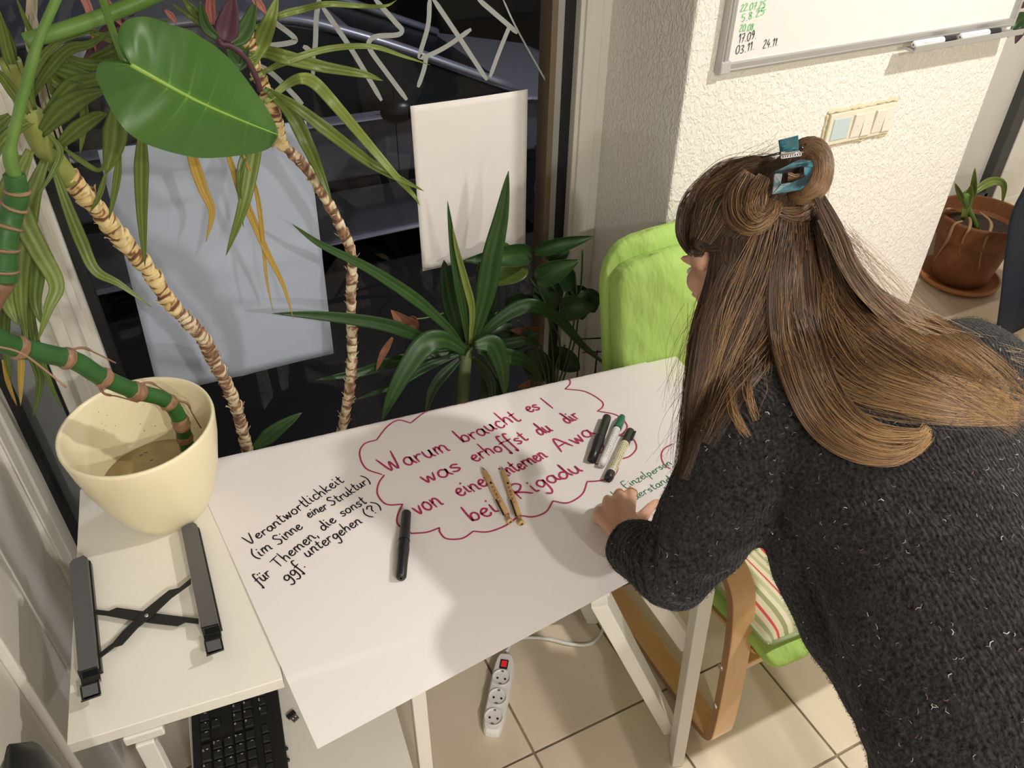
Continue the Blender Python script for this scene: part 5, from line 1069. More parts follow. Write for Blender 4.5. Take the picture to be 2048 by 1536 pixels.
# ------------------------------------------------------------------ PERSON
def eloft(mb, pts, n=6, sides=24, pw=1.0):
    """pts: (centre, side axis, a, b): elliptical rings along a path"""
    cs = cr([p[0] for p in pts], n); ss = cr([p[1] for p in pts], n); ab = cr([V(p[2], p[3], 0) for p in pts], n); rs = []; m = len(cs)
    for i in range(m):
        t = nz(cs[min(i+1, m-1)]-cs[max(i-1, 0)]); s = nz(ss[i]-t*np.dot(ss[i], t)); u = np.cross(t, s)
        rs.append([cs[i]+s*ab[i][0]*math.copysign(abs(math.cos(q))**pw, math.cos(q))+u*ab[i][1]*math.copysign(abs(math.sin(q))**pw, math.sin(q)) for q in np.linspace(0, 2*math.pi, sides, endpoint=False)])
    return mb.rings(rs)
def remesh(o, vox, it=6, fac=.6):
    m = o.modifiers.new('r', 'REMESH'); m.mode = 'VOXEL'; m.voxel_size = vox; m.use_smooth_shade = True
    m = o.modifiers.new('s', 'SMOOTH'); m.iterations = it; m.factor = fac; return to_mesh(o)
LF = V(-.989, .135, -.06)                        # towards her left
spine = [(V(.765, .04, .84), .160, .125), (V(.775, .13, .93), .185, .135), (V(.79, .26, 1.01), .178, .125), (V(.815, .38, 1.07), .172, .125),
         (V(.84, .49, 1.115), .178, .118), (V(.865, .575, 1.145), .165, .090), (V(.878, .625, 1.165), .10, .070), (V(.885, .665, 1.185), .062, .055)]
shL, shR = V(.705, .60, 1.120), V(1.045, .555, 1.135)
elL, wrL = P(1352, 1135, 1.165), PZ(1248, 1088, .785)
elR, wrR = V(1.13, .70, .88), V(.955, .835, .795)
person = thing('person', 'person with long brown hair in a dark knitted sweater bending over the desk', 'person', (.80, .12, 0))
# frame of the head
Fc = nz(-.47*CR-.30*CU+.83*CF); Uc = nz(-.05*CR+.93*CU+.336*CF); Uc = nz(Uc-Fc*np.dot(Uc, Fc)); Lc = np.cross(Uc, Fc)
HD = P(1482, 508, 1.285)
def hp(l, f, u): return HD+Lc*l+Fc*f+Uc*u
body = MB()
body.ball(hp(0, -.005, .018), (.074, .094, .096), 14, Lc, Fc, Uc); body.ball(hp(0, .025, -.045), (.056, .066, .066), 10, Lc, Fc, Uc)
body.ball(hp(0, .068, -.088), (.024, .020, .020), 8, Lc, Fc, Uc)                                           # chin
body.rings([[hp(.004*w_*math.cos(q)*2.0, .083+d_+.010*w_*0+.006*math.sin(q)*w_, z) for q in np.linspace(0, 2*math.pi, 8, endpoint=False)] for w_, d_, z in ((.8, .002, .012), (1.2, .010, -.008), (2.0, .020, -.026), (1.8, .010, -.036))])
body.ball(hp(0, .078, -.060), (.022, .012, .007), 7, Lc, Fc, Uc)
body.ball(hp(0, .082, .022), (.052, .012, .010), 8, Lc, Fc, Uc)
for sg in (-1, 1):
    body.ball(hp(sg*.040, .052, -.030), (.024, .024, .024), 8, Lc, Fc, Uc); body.ball(hp(sg*.078, .004, -.012), (.012, .018, .032), 8, Lc, Fc, Uc)
eloft(body, [(V(.872, .62, 1.15), LF, .06, .055), (V(.880, .68, 1.19), LF, .054, .052), ((V(.880, .68, 1.19)+hp(0, -.03, -.06))/2, LF, .052, .052), (hp(0, -.02, -.03), Lc, .054, .056)])
eloft(body, [(c, LF, a*.86, b*.86) for c, a, b in spine])
def limb(mb, pts, radii, n=7): mb.tube(cr(pts, n), list(np.interp(np.linspace(0, len(radii)-1, n*(len(pts)-1)+1), range(len(radii)), radii)), 16)
limb(body, [spine[5][0], shL, (shL+elL)/2, elL], [.05, .052, .045, .036]); limb(body, [elL-V(0, 0, .0)+(shL-elL)*.05, (elL+wrL)/2, wrL], [.036, .034, .025])
limb(body, [spine[5][0], shR, (shR+elR)/2, elR], [.05, .052, .045, .036]); limb(body, [elR, (elR+wrR)/2, wrR], [.036, .034, .024])
hipL, hipR = V(.68, .10, .86), V(.87, .06, .86); knL, knR = V(.655, .27, .47), V(.93, .04, .46); anL, anR = V(.67, .13, .085), V(.95, -.06, .085)
for a_, b_, c_ in ((hipL, knL, anL), (hipR, knR, anR)):
    limb(body, [a_, (a_+b_)/2, b_], [.085, .072, .055]); limb(body, [b_, (b_*.6+c_*.4), c_], [.055, .052, .034])
    body.ball(c_+V(0, .05, -.05), (.038, .11, .030), 10)
def hand(mb, wr, kn, curl, tr, tips):
    """kn: four knuckle points (index..pinky); curl: list of the following joints; tr: thumb joints"""
    for k in kn: limb(mb, [wr+(k-wr)*.05, wr*.45+k*.55+V(0, 0, .001), k], [.0165, .0125, .0105], 5)
    c = sum(kn)/4*.55+wr*.45; mb.ball(c-V(0, 0, .004), (.032, .030, .013), 8, nz(kn[0]-kn[3]), nz(sum(kn)/4-wr), nz(np.cross(nz(kn[0]-kn[3]), nz(sum(kn)/4-wr))))
    for k, js, r in zip(kn, curl, (.0092, .0095, .0090, .0080)): limb(mb, [k]+js, [r+.0012, r, r*.95, r*.8], 5)
    limb(mb, tr, [.015, .0115, .0095, .0080], 5)
kn = [PZ(1263, 992, .787), PZ(1240, 995, .790), PZ(1216, 1008, .786), PZ(1197, 1030, .778)]
fw = nz((kn[1]-wrL)*V(1, 1, 0)); rt = nz(kn[0]-kn[3])
curlL = [[k+fw*(.020)+V(0, 0, -.010)+rt*.002, k+fw*.022+V(0, 0, -.026), k+fw*.006+V(0, 0, -.034)] for k in kn]
for i, c_ in enumerate(curlL):
    for j in c_: j[2] = max(j[2], ZT+.0095)
thL = [wrL+rt*.010+fw*.012-V(0, 0, .006), PZ(1282, 1040, .772), PZ(1298, 1018, .766), PZ(1316, 1004, .757)]
hand(body, wrL+fw*.004, kn, curlL, thL, None)
kR0 = wrR; fR = nz(V(-.62, .55, -.16)); rR = nz(np.cross(fR, V(0, 0, 1)))
knR_ = [kR0+fR*.075-rR*(.030-.020*i)*1.0+V(0, 0, .004-.002*i) for i in range(4)]
curR = [[k+fR*.028+V(0, 0, -.010), k+fR*.040+V(0, 0, -.024), k+fR*.030+V(0, 0, -.032)] for k in knR_]
for c_ in curR:
    for j in c_: j[2] = max(j[2], ZT+.010)
thR = [kR0+fR*.02-rR*.02, kR0+fR*.045-rR*.045-V(0, 0, .012), kR0+fR*.072-rR*.048-V(0, 0, .02), kR0+fR*.092-rR*.036-V(0, 0, .024)]
hand(body, kR0, knR_, curR, thR, None)
M_skin = mat('skin', (.62, .34, .24), .48, var=((.68, .40, .29), 40, .35, .7), bump=(260, .12), sss=.12)
bo = body.build('body', M_skin, person, smooth=True); remesh(bo, .0034, 3, .5)
# nails and rings
mb = MB(); 
for k, j in ((0, PZ(1262, 985, .7885)), (1, PZ(1241, 990, .7905))):
    kk = kn[k]; nx_ = curlL[k][0]; ax_ = nz(nx_-kk); c = kk+ax_*.011
    rr_ = .0114 if k == 0 else .0116; s_ = nz(np.cross(ax_, V(0, 0, 1))); u_ = np.cross(s_, ax_)
    mb = MB().tube([c+s_*rr_*math.cos(q)+u_*rr_*math.sin(q) for q in np.linspace(0, 2*math.pi, 25)], .0010, 6)
    mb.build('ring', mat('gold_ring', (.75, .55, .25), .2, 1), person, smooth=True)
eye_m = mat('eye_white', (.75, .74, .70), .2)
for sg in (-1, 1):
    e_ = hp(sg*.031, .076, -.002); o = MB().ball(e_, (.0125, .010, .008), 8, Lc, Fc, Uc).build('eye', eye_m, person, smooth=True)
    MB().ball(e_+Fc*.0075, (.0045, .003, .0045), 6, Lc, Fc, Uc).build('iris', mat('iris', (.05, .03, .02), .2), o, smooth=True)
MB().ball(hp(0, .088, -.060), (.021, .006, .0065), 7, Lc, Fc, Uc).build('lips', mat('lips', (.5, .2, .17), .45), person, smooth=True)
# trousers, shoes
tr = MB()
eloft(tr, [(spine[0][0]+V(-.005, -.04, -.05), LF, .175, .14), (V(.765, .04, .86), LF, .178, .14), (V(.772, .10, .91), LF, .165, .125)])
for a_, b_, c_ in ((hipL, knL, anL), (hipR, knR, anR)): limb(tr, [a_+V(0, -.01, .0), (a_+b_)/2, b_, (b_+c_)/2, c_+V(0, 0, .03)], [.108, .092, .074, .068, .062])
M_trs = mat('black_trousers', (.010, .010, .011), .85, bump=(200, .3)); to_ = tr.build('trousers', M_trs, person, smooth=True); remesh(to_, .009, 6)
for c_ in (anL, anR):
    MB().rings([[c_*V(1, 1, 0)+V(math.cos(q)*.046*f, .045+math.sin(q)*.135*f, z) for q in np.linspace(0, 2*math.pi, 24, endpoint=False)] for z, f in ((.0, .95), (.02, 1.0), (.05, .93), (.085, .62), (.10, .5))]).build('shoe', M_black, person, smooth=True)
# sweater
sw_ = MB()
sp2 = [(c+V(-.000, 0, -.006 if i < 5 else 0), LF, a*(1.04 if i > 0 else 1.08), b*(1.08)) for i, (c, a, b) in enumerate(spine[1:])]
sp2[-1] = (sp2[-1][0], LF, .078, .066)
eloft(sw_, [(spine[0][0]*.4+spine[1][0]*.6, LF, .185, .142)]+sp2)
# the front of the sweater hangs down under the bent torso
eloft(sw_, [(V(.735, .16, .87), LF, .10, .07), (V(.745, .27, .94), LF, .120, .080), (V(.762, .38, .985), LF, .14, .085), (V(.785, .48, 1.03), LF, .145, .085), (V(.80, .54, 1.07), LF, .13, .07)])
limb(sw_, [spine[5][0]+V(-.03, 0, -.005), shL, shL*.62+elL*.38, elL*.72+shL*.28, elL], [.085, .086, .080, .072, .056])
limb(sw_, [elL+(shL-elL)*.10, elL, elL*.5+wrL*.5, wrL*.80+elL*.20, wrL*.90+elL*.10], [.060, .056, .050, .042, .039])
limb(sw_, [spine[5][0]+V(.03, 0, -.005), shR, shR*.5+elR*.5, elR], [.085, .084, .076, .058]); limb(sw_, [elR, (elR+wrR)/2, wrR*.9+elR*.1], [.058, .050, .040])
sw_.ball(P(1535, 790, 1.205), .078, 12); sw_.ball(P(1590, 770, 1.20), .075, 12)
m = mat('dark_wool', (.012, .0115, .013), .95, spec=.1); nt = m.node_tree; L_ = nt.links; bs = nt.nodes['Principled BSDF']
tc = nt.nodes.new('ShaderNodeTexCoord'); mp = nt.nodes.new('ShaderNodeMapping'); mp.inputs['Rotation'].default_value = (0, 0, .14); L_.new(tc.outputs['Object'], mp.inputs[0])
wv = nt.nodes.new('ShaderNodeTexWave'); wv.wave_type = 'BANDS'; wv.bands_direction = 'X'; wv.inputs['Scale'].default_value = 52; wv.inputs['Distortion'].default_value = 4.5; wv.inputs['Detail'].default_value = 2; wv.inputs['Detail Scale'].default_value = 2.5
n1 = nt.nodes.new('ShaderNodeTexNoise'); n1.inputs['Scale'].default_value = 190; n1.inputs['Detail'].default_value = 5
vo = nt.nodes.new('ShaderNodeTexVoronoi'); vo.inputs['Scale'].default_value = 120; rp = nt.nodes.new('ShaderNodeValToRGB'); e = rp.color_ramp.elements
for x in (wv, n1, vo): L_.new(mp.outputs[0], x.inputs['Vector'])
e[0].position = .30; e[0].color = (.0035, .0035, .004, 1); e[1].position = .78; e[1].color = (.050, .046, .047, 1)
L_.new(n1.outputs[0], rp.inputs[0]); L_.new(rp.outputs[0], bs.inputs['Base Color'])
ad = nt.nodes.new('ShaderNodeMath'); ad.operation = 'MULTIPLY_ADD'; ad.inputs[1].default_value = .45; L_.new(wv.outputs['Fac'], ad.inputs[0]); L_.new(n1.outputs[0], ad.inputs[2])
bp = nt.nodes.new('ShaderNodeBump'); bp.inputs['Strength'].default_value = .9; bp.inputs['Distance'].default_value = .003; L_.new(ad.outputs[0], bp.inputs['Height']); L_.new(bp.outputs[0], bs.inputs['Normal'])
bs.inputs['Sheen Weight'].default_value = .12; bs.inputs['Sheen Roughness'].default_value = .5
swo = sw_.build('sweater', m, person, smooth=True); remesh(swo, .006, 10, .6)
me = swo.data; co = np.empty(len(me.vertices)*3); me.vertices.foreach_get('co', co); co = co.reshape(-1, 3); nn = np.empty(len(me.vertices)*3); me.vertices.foreach_get('normal', nn); nn = nn.reshape(-1, 3)
pr_ = co+wloc(person)
h = .0035*np.sin(pr_[:, 0]*38+3*np.sin(pr_[:, 2]*21)+pr_[:, 1]*17)*np.sin(pr_[:, 2]*43+pr_[:, 1]*29)
for (c, r_) in ((elL, .10), (wrL*.8+elL*.2, .07)):
    d = np.linalg.norm(pr_-c, axis=1); tt = nz(wrL-elL); s = (pr_-c)@tt; h += .0045*np.sin(s*260+np.sin(pr_[:, 2]*60))*np.exp(-(d/r_)**2)
co = co+nn*h[:, None]; me.vertices.foreach_set('co', co.ravel()); me.update()
MB().tube([wrL*.875+elL*.125+s for s in [(np.cross(nz(wrL-elL), V(0, 0, 1))*math.cos(q)+np.cross(np.cross(nz(wrL-elL), V(0, 0, 1)), nz(wrL-elL))*math.sin(q))*.0385 for q in np.linspace(0, 2*math.pi, 25)]], .0045, 8).build('cuff', m, person, smooth=True)
# ---- hair
hb = MB()
hb.ball(hp(0, -.028, .036), (.088, .102, .108), 16, Lc, Fc, Uc)
eloft(hb, [(P(1560, 400, 1.235), CR, .045, .04), (P(1585, 365, 1.20), CR, .034, .030), (P(1600, 340, 1.178), CR, .024, .016)])
hb.ball(P(1582, 330, 1.178), .022, 8); hb.ball(P(1560, 352, 1.19), .026, 8)
nape = P(1600, 640, 1.205)
eloft(hb, [(hp(0, -.035, .02), Lc, .085, .085), (hp(0, -.045, -.05), Lc, .085, .070), (P(1550, 620, 1.225), LF, .078, .055), (P(1608, 700, 1.19), LF, .058, .038), (P(1635, 760, 1.15), LF, .035, .02)])
# curtain at her left cheek, hanging straight down
eloft(hb, [(P(1460, 440, 1.235), Lc*0+CR, .030, .028), (P(1462, 530, 1.225), CR, .030, .028), (P(1455, 630, 1.20), CR, .040, .024), (P(1425, 740, 1.19), CR, .034, .020), (P(1392, 840, 1.18), CR, .018, .012), (P(1378, 900, 1.18), CR, .008, .006)])
M_hairb = mat('hair_under', (.050, .026, .014), .6, bump=(240, .6), stretch=(1, 1, .12))
hbo = hb.build('hair_volume', M_hairb, person, smooth=True); remesh(hbo, .005, 8, .6)
def bvh(objs):
    vs, fs, n = [], [], 0
    for o in objs:
        me = o.data; a = np.empty(len(me.vertices)*3); me.vertices.foreach_get('co', a); a = a.reshape(-1, 3)+wloc(person); vs += [Vector(p) for p in a.tolist()]
        fs += [tuple(i+n for i in p.vertices) for p in me.polygons]; n = len(vs)
    return BVHTree.FromPolygons(vs, fs)
BV = bvh([hbo, swo, bo]); BS = bvh([swo])
def hitdepth(x, y, tree=None):
    d = Vector(nz(ray(x, y))); h = (tree or BV).ray_cast(Vector(CAM), d)
    return None if h[0] is None else float(np.dot(V(*h[0])-CAM, CF))
def strand_mesh(mb, pts, r0, r1, tone0, tone1):
    m_ = len(pts); rs = []; prev = None; vs = []; tn = []
    for i, p in enumerate(pts):
        t = nz(pts[min(i+1, m_-1)]-pts[max(i-1, 0)]); v = nz(CAM-p); s = nz(np.cross(t, v)); w_ = r0+(r1-r0)*i/(m_-1)
        vs += [p-s*w_, p+v*w_*.8, p+s*w_]; tt = tone0+(tone1-tone0)*i/(m_-1); tn += [tt]*3
    f = []
    for i in range(m_-1):
        a = i*3; f += [(a, a+1, a+4, a+3), (a+1, a+2, a+5, a+4)]
    mb.add(vs, f, tn)
def lock(mb, guide, n, thick=.0006, t0=.2, t1=.6, lift=.004, depth=None, spread=1.0, jit=4.5, fray=.10, curl=0, seed=0, fly=.0):
    """guide: (px, py, halfwidth px[, depth]) along the lock; strands lie on whatever is under them"""
    rr = np.random.default_rng(seed+int(guide[0][0])); G = np.array(cr([V(*(list(g)+[0]*(4-len(g)))) for g in [list(g) for g in guide]][0:0] or [np.array(list(g)+[0]*(4-len(g)), float) for g in guide], 7)); m_ = len(G)
    for k in range(n):
        s = np.clip(rr.normal(0, .5), -1.05, 1.05) if spread < 1 else rr.uniform(-1, 1); ph = rr.uniform(0, 6.28, 3); end = 1-min(.6, rr.exponential(fray*1.3)); pts = []; dl = rr.uniform(0, 1)
        e_ = max(4, int(m_*end)); st_ = rr.integers(0, max(1, int(m_*.12))); dlast = None; raw = []
        for i in range(st_, e_):
            g = G[i]; q = i/m_; tg = nz(G[min(i+1, m_-1)][:2]-G[max(i-1, 0)][:2]); nr = V(-tg[1], tg[0])
            xy = g[:2]+nr*(s*g[2]+jit*math.sin(q*7+ph[0])*(.3+q)+fly*q*q*math.sin(ph[1]))+curl*nr*q*q
            d = g[3] if g[3] > 0 else hitdepth(*xy)
            raw.append((xy, d))
        ds = [r[1] for r in raw]; known = [d for d in ds if d is not None]
        if not known: continue
        idx = [i for i, d in enumerate(ds) if d is not None]; ds = np.interp(range(len(ds)), idx, known)
        if guide and len(guide[0]) < 4 or True:
            kk = np.ones(5)/5; dp = np.pad(ds, 2, 'edge'); ds = np.minimum(np.convolve(dp, kk, 'valid'), ds+.002)
        pts = [P(r[0][0], r[0][1], d-lift*(.3+dl)-.0006) for r, d in zip(raw, ds)]
        if len(pts) < 3: continue
        tj = rr.normal(0, .15); strand_mesh(mb, pts, thick*rr.uniform(.6, 1.3), thick*.12, np.clip(t0+tj, 0, 1), np.clip(t1+tj*1.2, 0, 1))
M_hair = tonemat('hair', [(0, (.018, .009, .005)), (.25, (.060, .030, .015)), (.5, (.140, .080, .044)), (.75, (.33, .185, .080)), (1, (.60, .38, .16))], .42, .45)
b_ = M_hair.node_tree.nodes['Principled BSDF']; b_.inputs['Anisotropic'].default_value = .4
H = MB()
# crown to clip, left side sweeping back up
lock(H, [(1406, 508, 5), (1380, 500, 8), (1371, 458, 18), (1395, 405, 28), (1450, 362, 28), (1545, 345, 16)], 320, t0=.16, t1=.34, seed=1)
lock(H, [(1385, 420, 20), (1410, 370, 20), (1455, 332, 16), (1520, 318, 14), (1565, 322, 10)], 200, t0=.20, t1=.38, seed=2)
lock(H, [(1410, 505, 6), (1384, 486, 14), (1402, 435, 36), (1450, 400, 40), (1510, 380, 30), (1548, 372, 18)], 300, t0=.14, t1=.40, seed=3)
lock(H, [(1412, 502, 5), (1400, 490, 12), (1430, 475, 30), (1465, 440, 34), (1510, 410, 30), (1545, 400, 20)], 260, t0=.12, t1=.45, seed=4)
# rolled twist left of the clip
lock(H, [(1500, 345, 16), (1478, 385, 26), (1478, 425, 28), (1505, 448, 22), (1540, 425, 18), (1552, 395, 12)], 340, t0=.30, t1=.62, lift=.016, seed=5)
lock(H, [(1530, 352, 12), (1515, 385, 18), (1510, 420, 18), (1532, 435, 12)], 140, t0=.42, t1=.70, lift=.020, seed=6)
# below the clip, falling down the back of the head
lock(H, [(1585, 400, 40), (1560, 480, 70), (1520, 580, 90), (1480, 680, 80), (1440, 780, 50), (1395, 900, 22)], 900, t0=.22, t1=.28, seed=7)
lock(H, [(1600, 395, 44), (1590, 480, 80), (1570, 580, 105), (1585, 640, 84), (1612, 700, 50), (1640, 770, 30)], 1000, t0=.26, t1=.42, seed=8, fray=.2)
lock(H, [(1625, 400, 26), (1655, 470, 34), (1680, 550, 44), (1730, 620, 46), (1810, 690, 50), (1920, 760, 50), (2060, 830, 36)], 900, t0=.25, t1=.74, seed=9, fray=.14)
lock(H, [(1640, 420, 22), (1690, 520, 22), (1735, 590, 26), (1800, 640, 34), (1880, 690, 50), (1975, 770, 60), (2070, 850, 40)], 500, t0=.28, t1=.80, seed=10, fray=.16)
lock(H, [(1610, 430, 30), (1615, 540, 50), (1630, 640, 70), (1700, 730, 60), (1800, 770, 50), (1930, 805, 46), (2080, 825, 20)], 800, t0=.22, t1=.82, seed=11, fray=.15)
# the curved tail down to the lower middle
lock(H, [(1590, 450, 30), (1580, 560, 44), (1590, 680, 50), (1615, 780, 40), (1655, 850, 34), (1715, 895, 24), (1785, 910, 16), (1835, 893, 8), (1862, 860, 5)], 620, t0=.20, t1=.86, lift=.010, seed=12, fray=.10, fly=8)
lock(H, [(1600, 620, 26), (1640, 740, 26), (1685, 815, 22), (1750, 862, 16), (1835, 870, 10), (1860, 850, 8)], 160, t0=.3, t1=.9, lift=.012, seed=13)
# small tails on the left shoulder
lock(H, [(1500, 640, 20), (1462, 740, 12), (1462, 800, 10), (1475, 840, 8), (1500, 880, 2)], 70, t0=.3, t1=.82, lift=.006, seed=14)
lock(H, [(1520, 660, 20), (1496, 740, 12), (1498, 790, 7), (1516, 850, 2)], 40, t0=.35, t1=.8, lift=.006, seed=15)
lock(H, [(1540, 620, 40), (1480, 680, 32), (1425, 750, 24), (1388, 850, 14), (1372, 910, 6)], 260, t0=.2, t1=.45, lift=.004, seed=16)
# loose wandering strands over the neat ones
for sd_, g in enumerate(([(1560, 430, 50), (1540, 540, 90), (1500, 650, 100), (1440, 770, 40), (1390, 880, 20)], [(1610, 420, 40), (1630, 540, 70), (1640, 660, 100), (1720, 760, 80), (1880, 810, 60), (2040, 830, 40)],
    [(1600, 440, 40), (1590, 600, 60), (1610, 740, 60), (1680, 860, 40), (1800, 905, 26)], [(1640, 470, 30), (1700, 600, 60), (1800, 690, 60), (1950, 780, 60), (2060, 850, 40)], [(1400, 480, 30), (1440, 400, 50), (1520, 350, 40)])):
    g = [(a_, b_, c_*.72) for a_, b_, c_ in g]; lock(H, g, 120, thick=.00045, t0=.40, t1=.8, jit=9, lift=.010, fray=.3, seed=40+sd_); lock(H, g, 150, thick=.0007, t0=.05, t1=.35, jit=7, lift=.007, fray=.35, seed=60+sd_)
lock(H, [(1500, 660, 60), (1480, 740, 60), (1480, 800, 50), (1500, 860, 40)], 50, thick=.0004, t0=.4, t1=.85, jit=14, lift=.006, fray=.5, seed=80)
# curtain over the cheek
lock(H, [(1438, 505, 14), (1434, 570, 24), (1420, 665, 38), (1402, 770, 34), (1378, 880, 20), (1358, 970, 12)], 700, t0=.18, t1=.26, seed=17, fray=.12)
lock(H, [(1490, 480, 44), (1475, 580, 46), (1440, 675, 44), (1402, 790, 28), (1380, 900, 14)], 700, t0=.16, t1=.28, seed=18)
# bun loop right of the clip (a solid roll with strands over it)
roll = cr([P(1588, 322, 1.185), P(1606, 303, 1.170), P(1628, 300, 1.160), (P(1641, 325, 1.155)), P(1637, 362, 1.150), P(1618, 386, 1.155), P(1590, 394, 1.175), P(1570, 388, 1.20)], 8)
MB().tube(roll, [.010]*6+[.0165]*30+list(np.linspace(.016, .004, 21)), 12).build('hair_roll', M_hairb, person, smooth=True)
m_ = len(roll); rr = np.random.default_rng(5)
for k in range(520):
    a0 = rr.uniform(0, 6.28); tw = rr.uniform(.8, 1.8); pts = []
    for i in range(0, m_, 2):
        t = nz(roll[min(i+1, m_-1)]-roll[max(i-1, 0)]); s = nz(np.cross(t, CF)); u = np.cross(s, t); q = a0+tw*i/m_; r_ = (.0105 if i < 6 else .0170 if i < 36 else .0168-.0006*(i-36))*(1+.04*rr.random())
        pts.append(roll[i]+(s*math.cos(q)+u*math.sin(q))*r_)
    tj = rr.normal(0, .1); strand_mesh(H, pts, .0006, .0004, .38+tj, .62+tj)
lock(H, [(1560, 425, 10), (1600, 430, 16), (1628, 410, 14), (1640, 385, 10)], 120, t0=.3, t1=.55, lift=.012, seed=19)
lock(H, [(1575, 360, 14), (1600, 362, 12), (1622, 350, 8)], 90, t0=.6, t1=.75, lift=.020, seed=20)
hair = H.build('hair', M_hair, person, smooth=True); hair['label'] = 'long brown hair with golden tips'
# flyaway hairs
F_ = MB(); rr = np.random.default_rng(11)
def fly(n, x0, y0, x1, y1, d0, d1, bend, tone, sd=20):
    for k in range(n):
        a = V(x0, y0)+rr.normal(0, sd, 2); b = V(x1, y1)+rr.normal(0, sd*1.3, 2); c = (a+b)/2+V(rr.normal(0, bend), rr.normal(0, bend*.6)); pts = [P(*((1-t)**2*a+2*t*(1-t)*c+t*t*b), d0+(d1-d0)*t) for t in np.linspace(0, 1, 12)]
        strand_mesh(F_, pts, .00022, .0001, tone, min(1, tone+.2))
fly(46, 1400, 620, 1352, 800, 1.19, 1.21, 30, .35, 16); fly(30, 1380, 780, 1340, 930, 1.18, 1.2, 24, .3, 14); fly(30, 1480, 330, 1560, 300, 1.22, 1.2, 14, .4, 12)
fly(50, 1690, 470, 1840, 640, 1.19, 1.15, 26, .6, 12); fly(26, 1800, 640, 2040, 730, 1.14, 1.12, 26, .7, 16); fly(20, 1650, 320, 1640, 420, 1.15, 1.15, 12, .5, 6); fly(14, 1395, 380, 1480, 325, 1.23, 1.22, 10, .4, 8)
fo = F_.build('flyaway_hair', M_hair, person); fo['kind'] = 'stuff'
# ---- claw clip in the hair
clip = MB(); M_teal = tonemat('marbled_acetate', [(0, (.004, .007, .010)), (.42, (.012, .035, .05)), (.56, (.02, .15, .19)), (.8, (.10, .17, .22)), (1, (.35, .40, .43))], .08, .6, noise=.6, nscale=55)
clipT = thing('hair_clip', 'teal and black marbled square claw clip gathering the hair at the crown', 'hair clip', P(1590, 345, 1.14))
def slabpx(px, d, th, m, name, parent, tn=.5):
    top = [P(x, y, d if np.isscalar(d) else d[i]) for i, (x, y) in enumerate(px)]; n = len(top); mb = MB(); mb.extr(top, CF*th); mb.c = [np.clip(tn+rng.normal(0, .25, (2*n, 1)), 0, 1)]; return mb.build(name, m, parent, bevel=.0008)
dcl = 1.132
slabpx([(1557, 280), (1597, 270), (1598, 301), (1560, 304)], [1.12, 1.12, 1.135, 1.135], .0022, M_teal, 'grip_tab', clipT, .55)
slabpx([(1559, 306), (1600, 300), (1604, 312), (1562, 318)], 1.135, .003, M_steel, 'hinge', clipT)
MB().tube([P(1561, 312, 1.130), P(1606, 305, 1.130)], .0016, 8).build('hinge_pin', M_steel, clipT, smooth=True)
MB().tube([P(1562+ (k/40)*40+2*math.cos(k*1.3), 314+3*math.sin(k*1.3)-k*.15, 1.128) for k in range(41)], .0007, 5).build('spring', M_steel, clipT, smooth=True)
MB().tube([P(1521, 315, 1.15), P(1562, 306, 1.135)], [.0008, .0022], 6).build('prong', M_teal, clipT, smooth=True)
MB().tube([P(1600, 300, 1.135), P(1612, 288, 1.15)], [.0022, .0012], 6).build('prong', M_teal, clipT, smooth=True)
# square jaw: four bars around an opening
q_ = [(1549, 344), (1570, 336), (1600, 318), (1628, 320), (1624, 352), (1615, 372), (1580, 382), (1545, 389)]
slabpx([(1549, 343), (1572, 332), (1600, 317), (1628, 321), (1626, 334), (1600, 334), (1566, 346), (1552, 352)], [1.140, 1.134, 1.130, 1.133, 1.133, 1.130, 1.134, 1.140], .004, M_teal, 'jaw_bar', clipT, .45)
slabpx([(1549, 348), (1566, 342), (1562, 366), (1564, 378), (1545, 388)], [1.140, 1.136, 1.133, 1.133, 1.138], .004, M_teal, 'jaw_bar', clipT, .80)
slabpx([(1545, 388), (1562, 367), (1584, 364), (1612, 352), (1616, 368), (1600, 380), (1572, 384)], [1.138, 1.132, 1.130, 1.132, 1.136, 1.134, 1.134], .004, M_teal, 'jaw_bar', clipT, .6)
slabpx([(1608, 330), (1627, 325), (1624, 350), (1614, 370), (1608, 354)], [1.131, 1.134, 1.135, 1.137, 1.132], .004, M_teal, 'jaw_bar', clipT, .4)
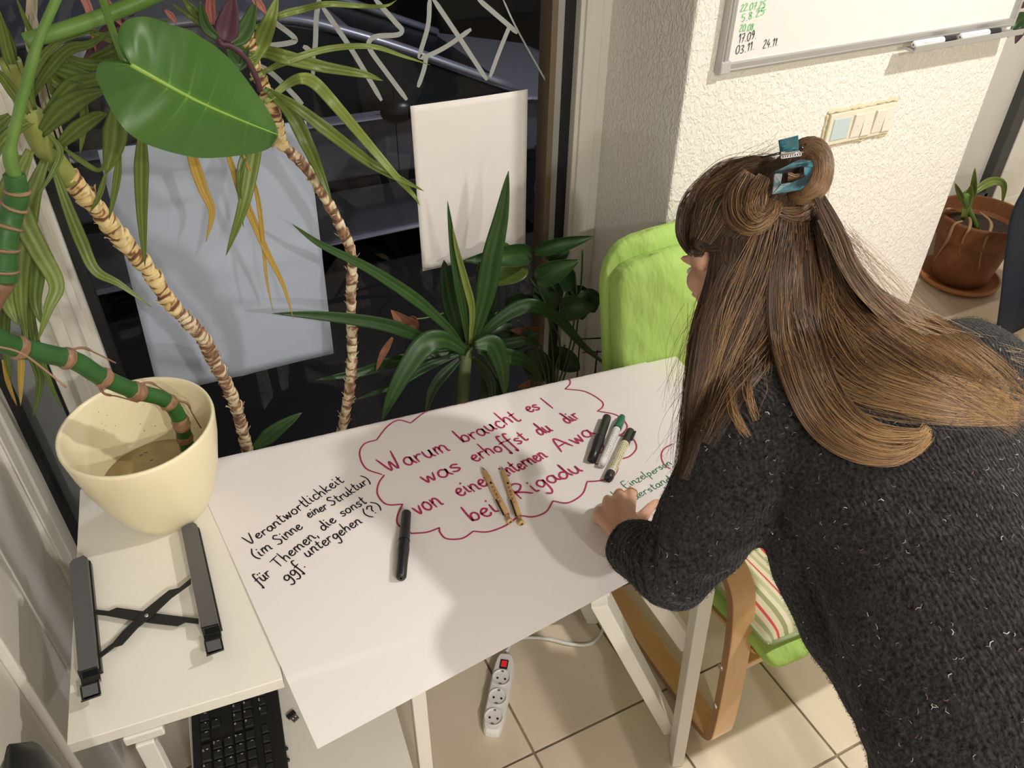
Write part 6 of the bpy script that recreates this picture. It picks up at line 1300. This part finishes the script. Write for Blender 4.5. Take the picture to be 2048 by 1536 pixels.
# ---- wool fibres on the sweater
me = swo.data; me.calc_loop_triangles(); nt_ = len(me.loop_triangles); tri = np.empty(nt_*3, int); me.loop_triangles.foreach_get('vertices', tri); tri = tri.reshape(-1, 3)
co = np.empty(len(me.vertices)*3); me.vertices.foreach_get('co', co); co = co.reshape(-1, 3)+wloc(person); nn = np.empty(len(me.vertices)*3); me.vertices.foreach_get('normal', nn); nn = nn.reshape(-1, 3)
ar = np.linalg.norm(np.cross(co[tri[:, 1]]-co[tri[:, 0]], co[tri[:, 2]]-co[tri[:, 0]]), axis=1); rr = np.random.default_rng(3)
NF = 42000; pick = rr.choice(nt_, NF, p=ar/ar.sum()); w3 = rr.dirichlet((1, 1, 1), NF); base_ = (co[tri[pick]]*w3[:, :, None]).sum(1); nrm = nn[tri[pick]].mean(1)
tg = rr.normal(size=(NF, 3)); tg -= nrm*(tg*nrm).sum(1)[:, None]; tg /= np.linalg.norm(tg, axis=1)[:, None]; big = rr.random(NF) < .035
ln = rr.uniform(.003, .009, NF)*np.where(big, .8, 1); hgt = rr.uniform(.0005, .0035, NF); wd_ = np.where(big, .00042, .00018)*rr.uniform(.6, 1.4, NF)
sd = np.cross(nrm, tg); VS = np.empty((NF, 6, 3))
for i, (a, hh) in enumerate(((0, 0), (.5, 1), (1, .55))):
    c = base_+tg*(ln*a)[:, None]+sd*(ln*.25*math.sin(a*3)*rr.choice([-1, 1], NF))[:, None]+nrm*(hgt*hh+.0004)[:, None]; VS[:, i*2] = c-sd*wd_[:, None]; VS[:, i*2+1] = c+sd*wd_[:, None]
fs = [(k*6+a, k*6+a+1, k*6+a+3, k*6+a+2) for k in range(NF) for a in (0, 2)]
tone = np.where(big, rr.choice([.62, .70, .75, .80, .92], NF), rr.uniform(.0, .5, NF))
mb = MB(); mb.add(VS.reshape(-1, 3), fs, np.repeat(tone, 6))
M_fuzz = tonemat('wool_fibre', [(0, (.006, .006, .006)), (.5, (.05, .045, .047)), (.60, (.15, .14, .14)), (.64, (.20, .07, .03)), (.72, (.16, .20, .22)), (1, (.55, .52, .50))], .9, .1)
M_fuzz.node_tree.nodes  # plain ramp
fz = mb.build('wool_fuzz', M_fuzz, person); fz['kind'] = 'stuff'
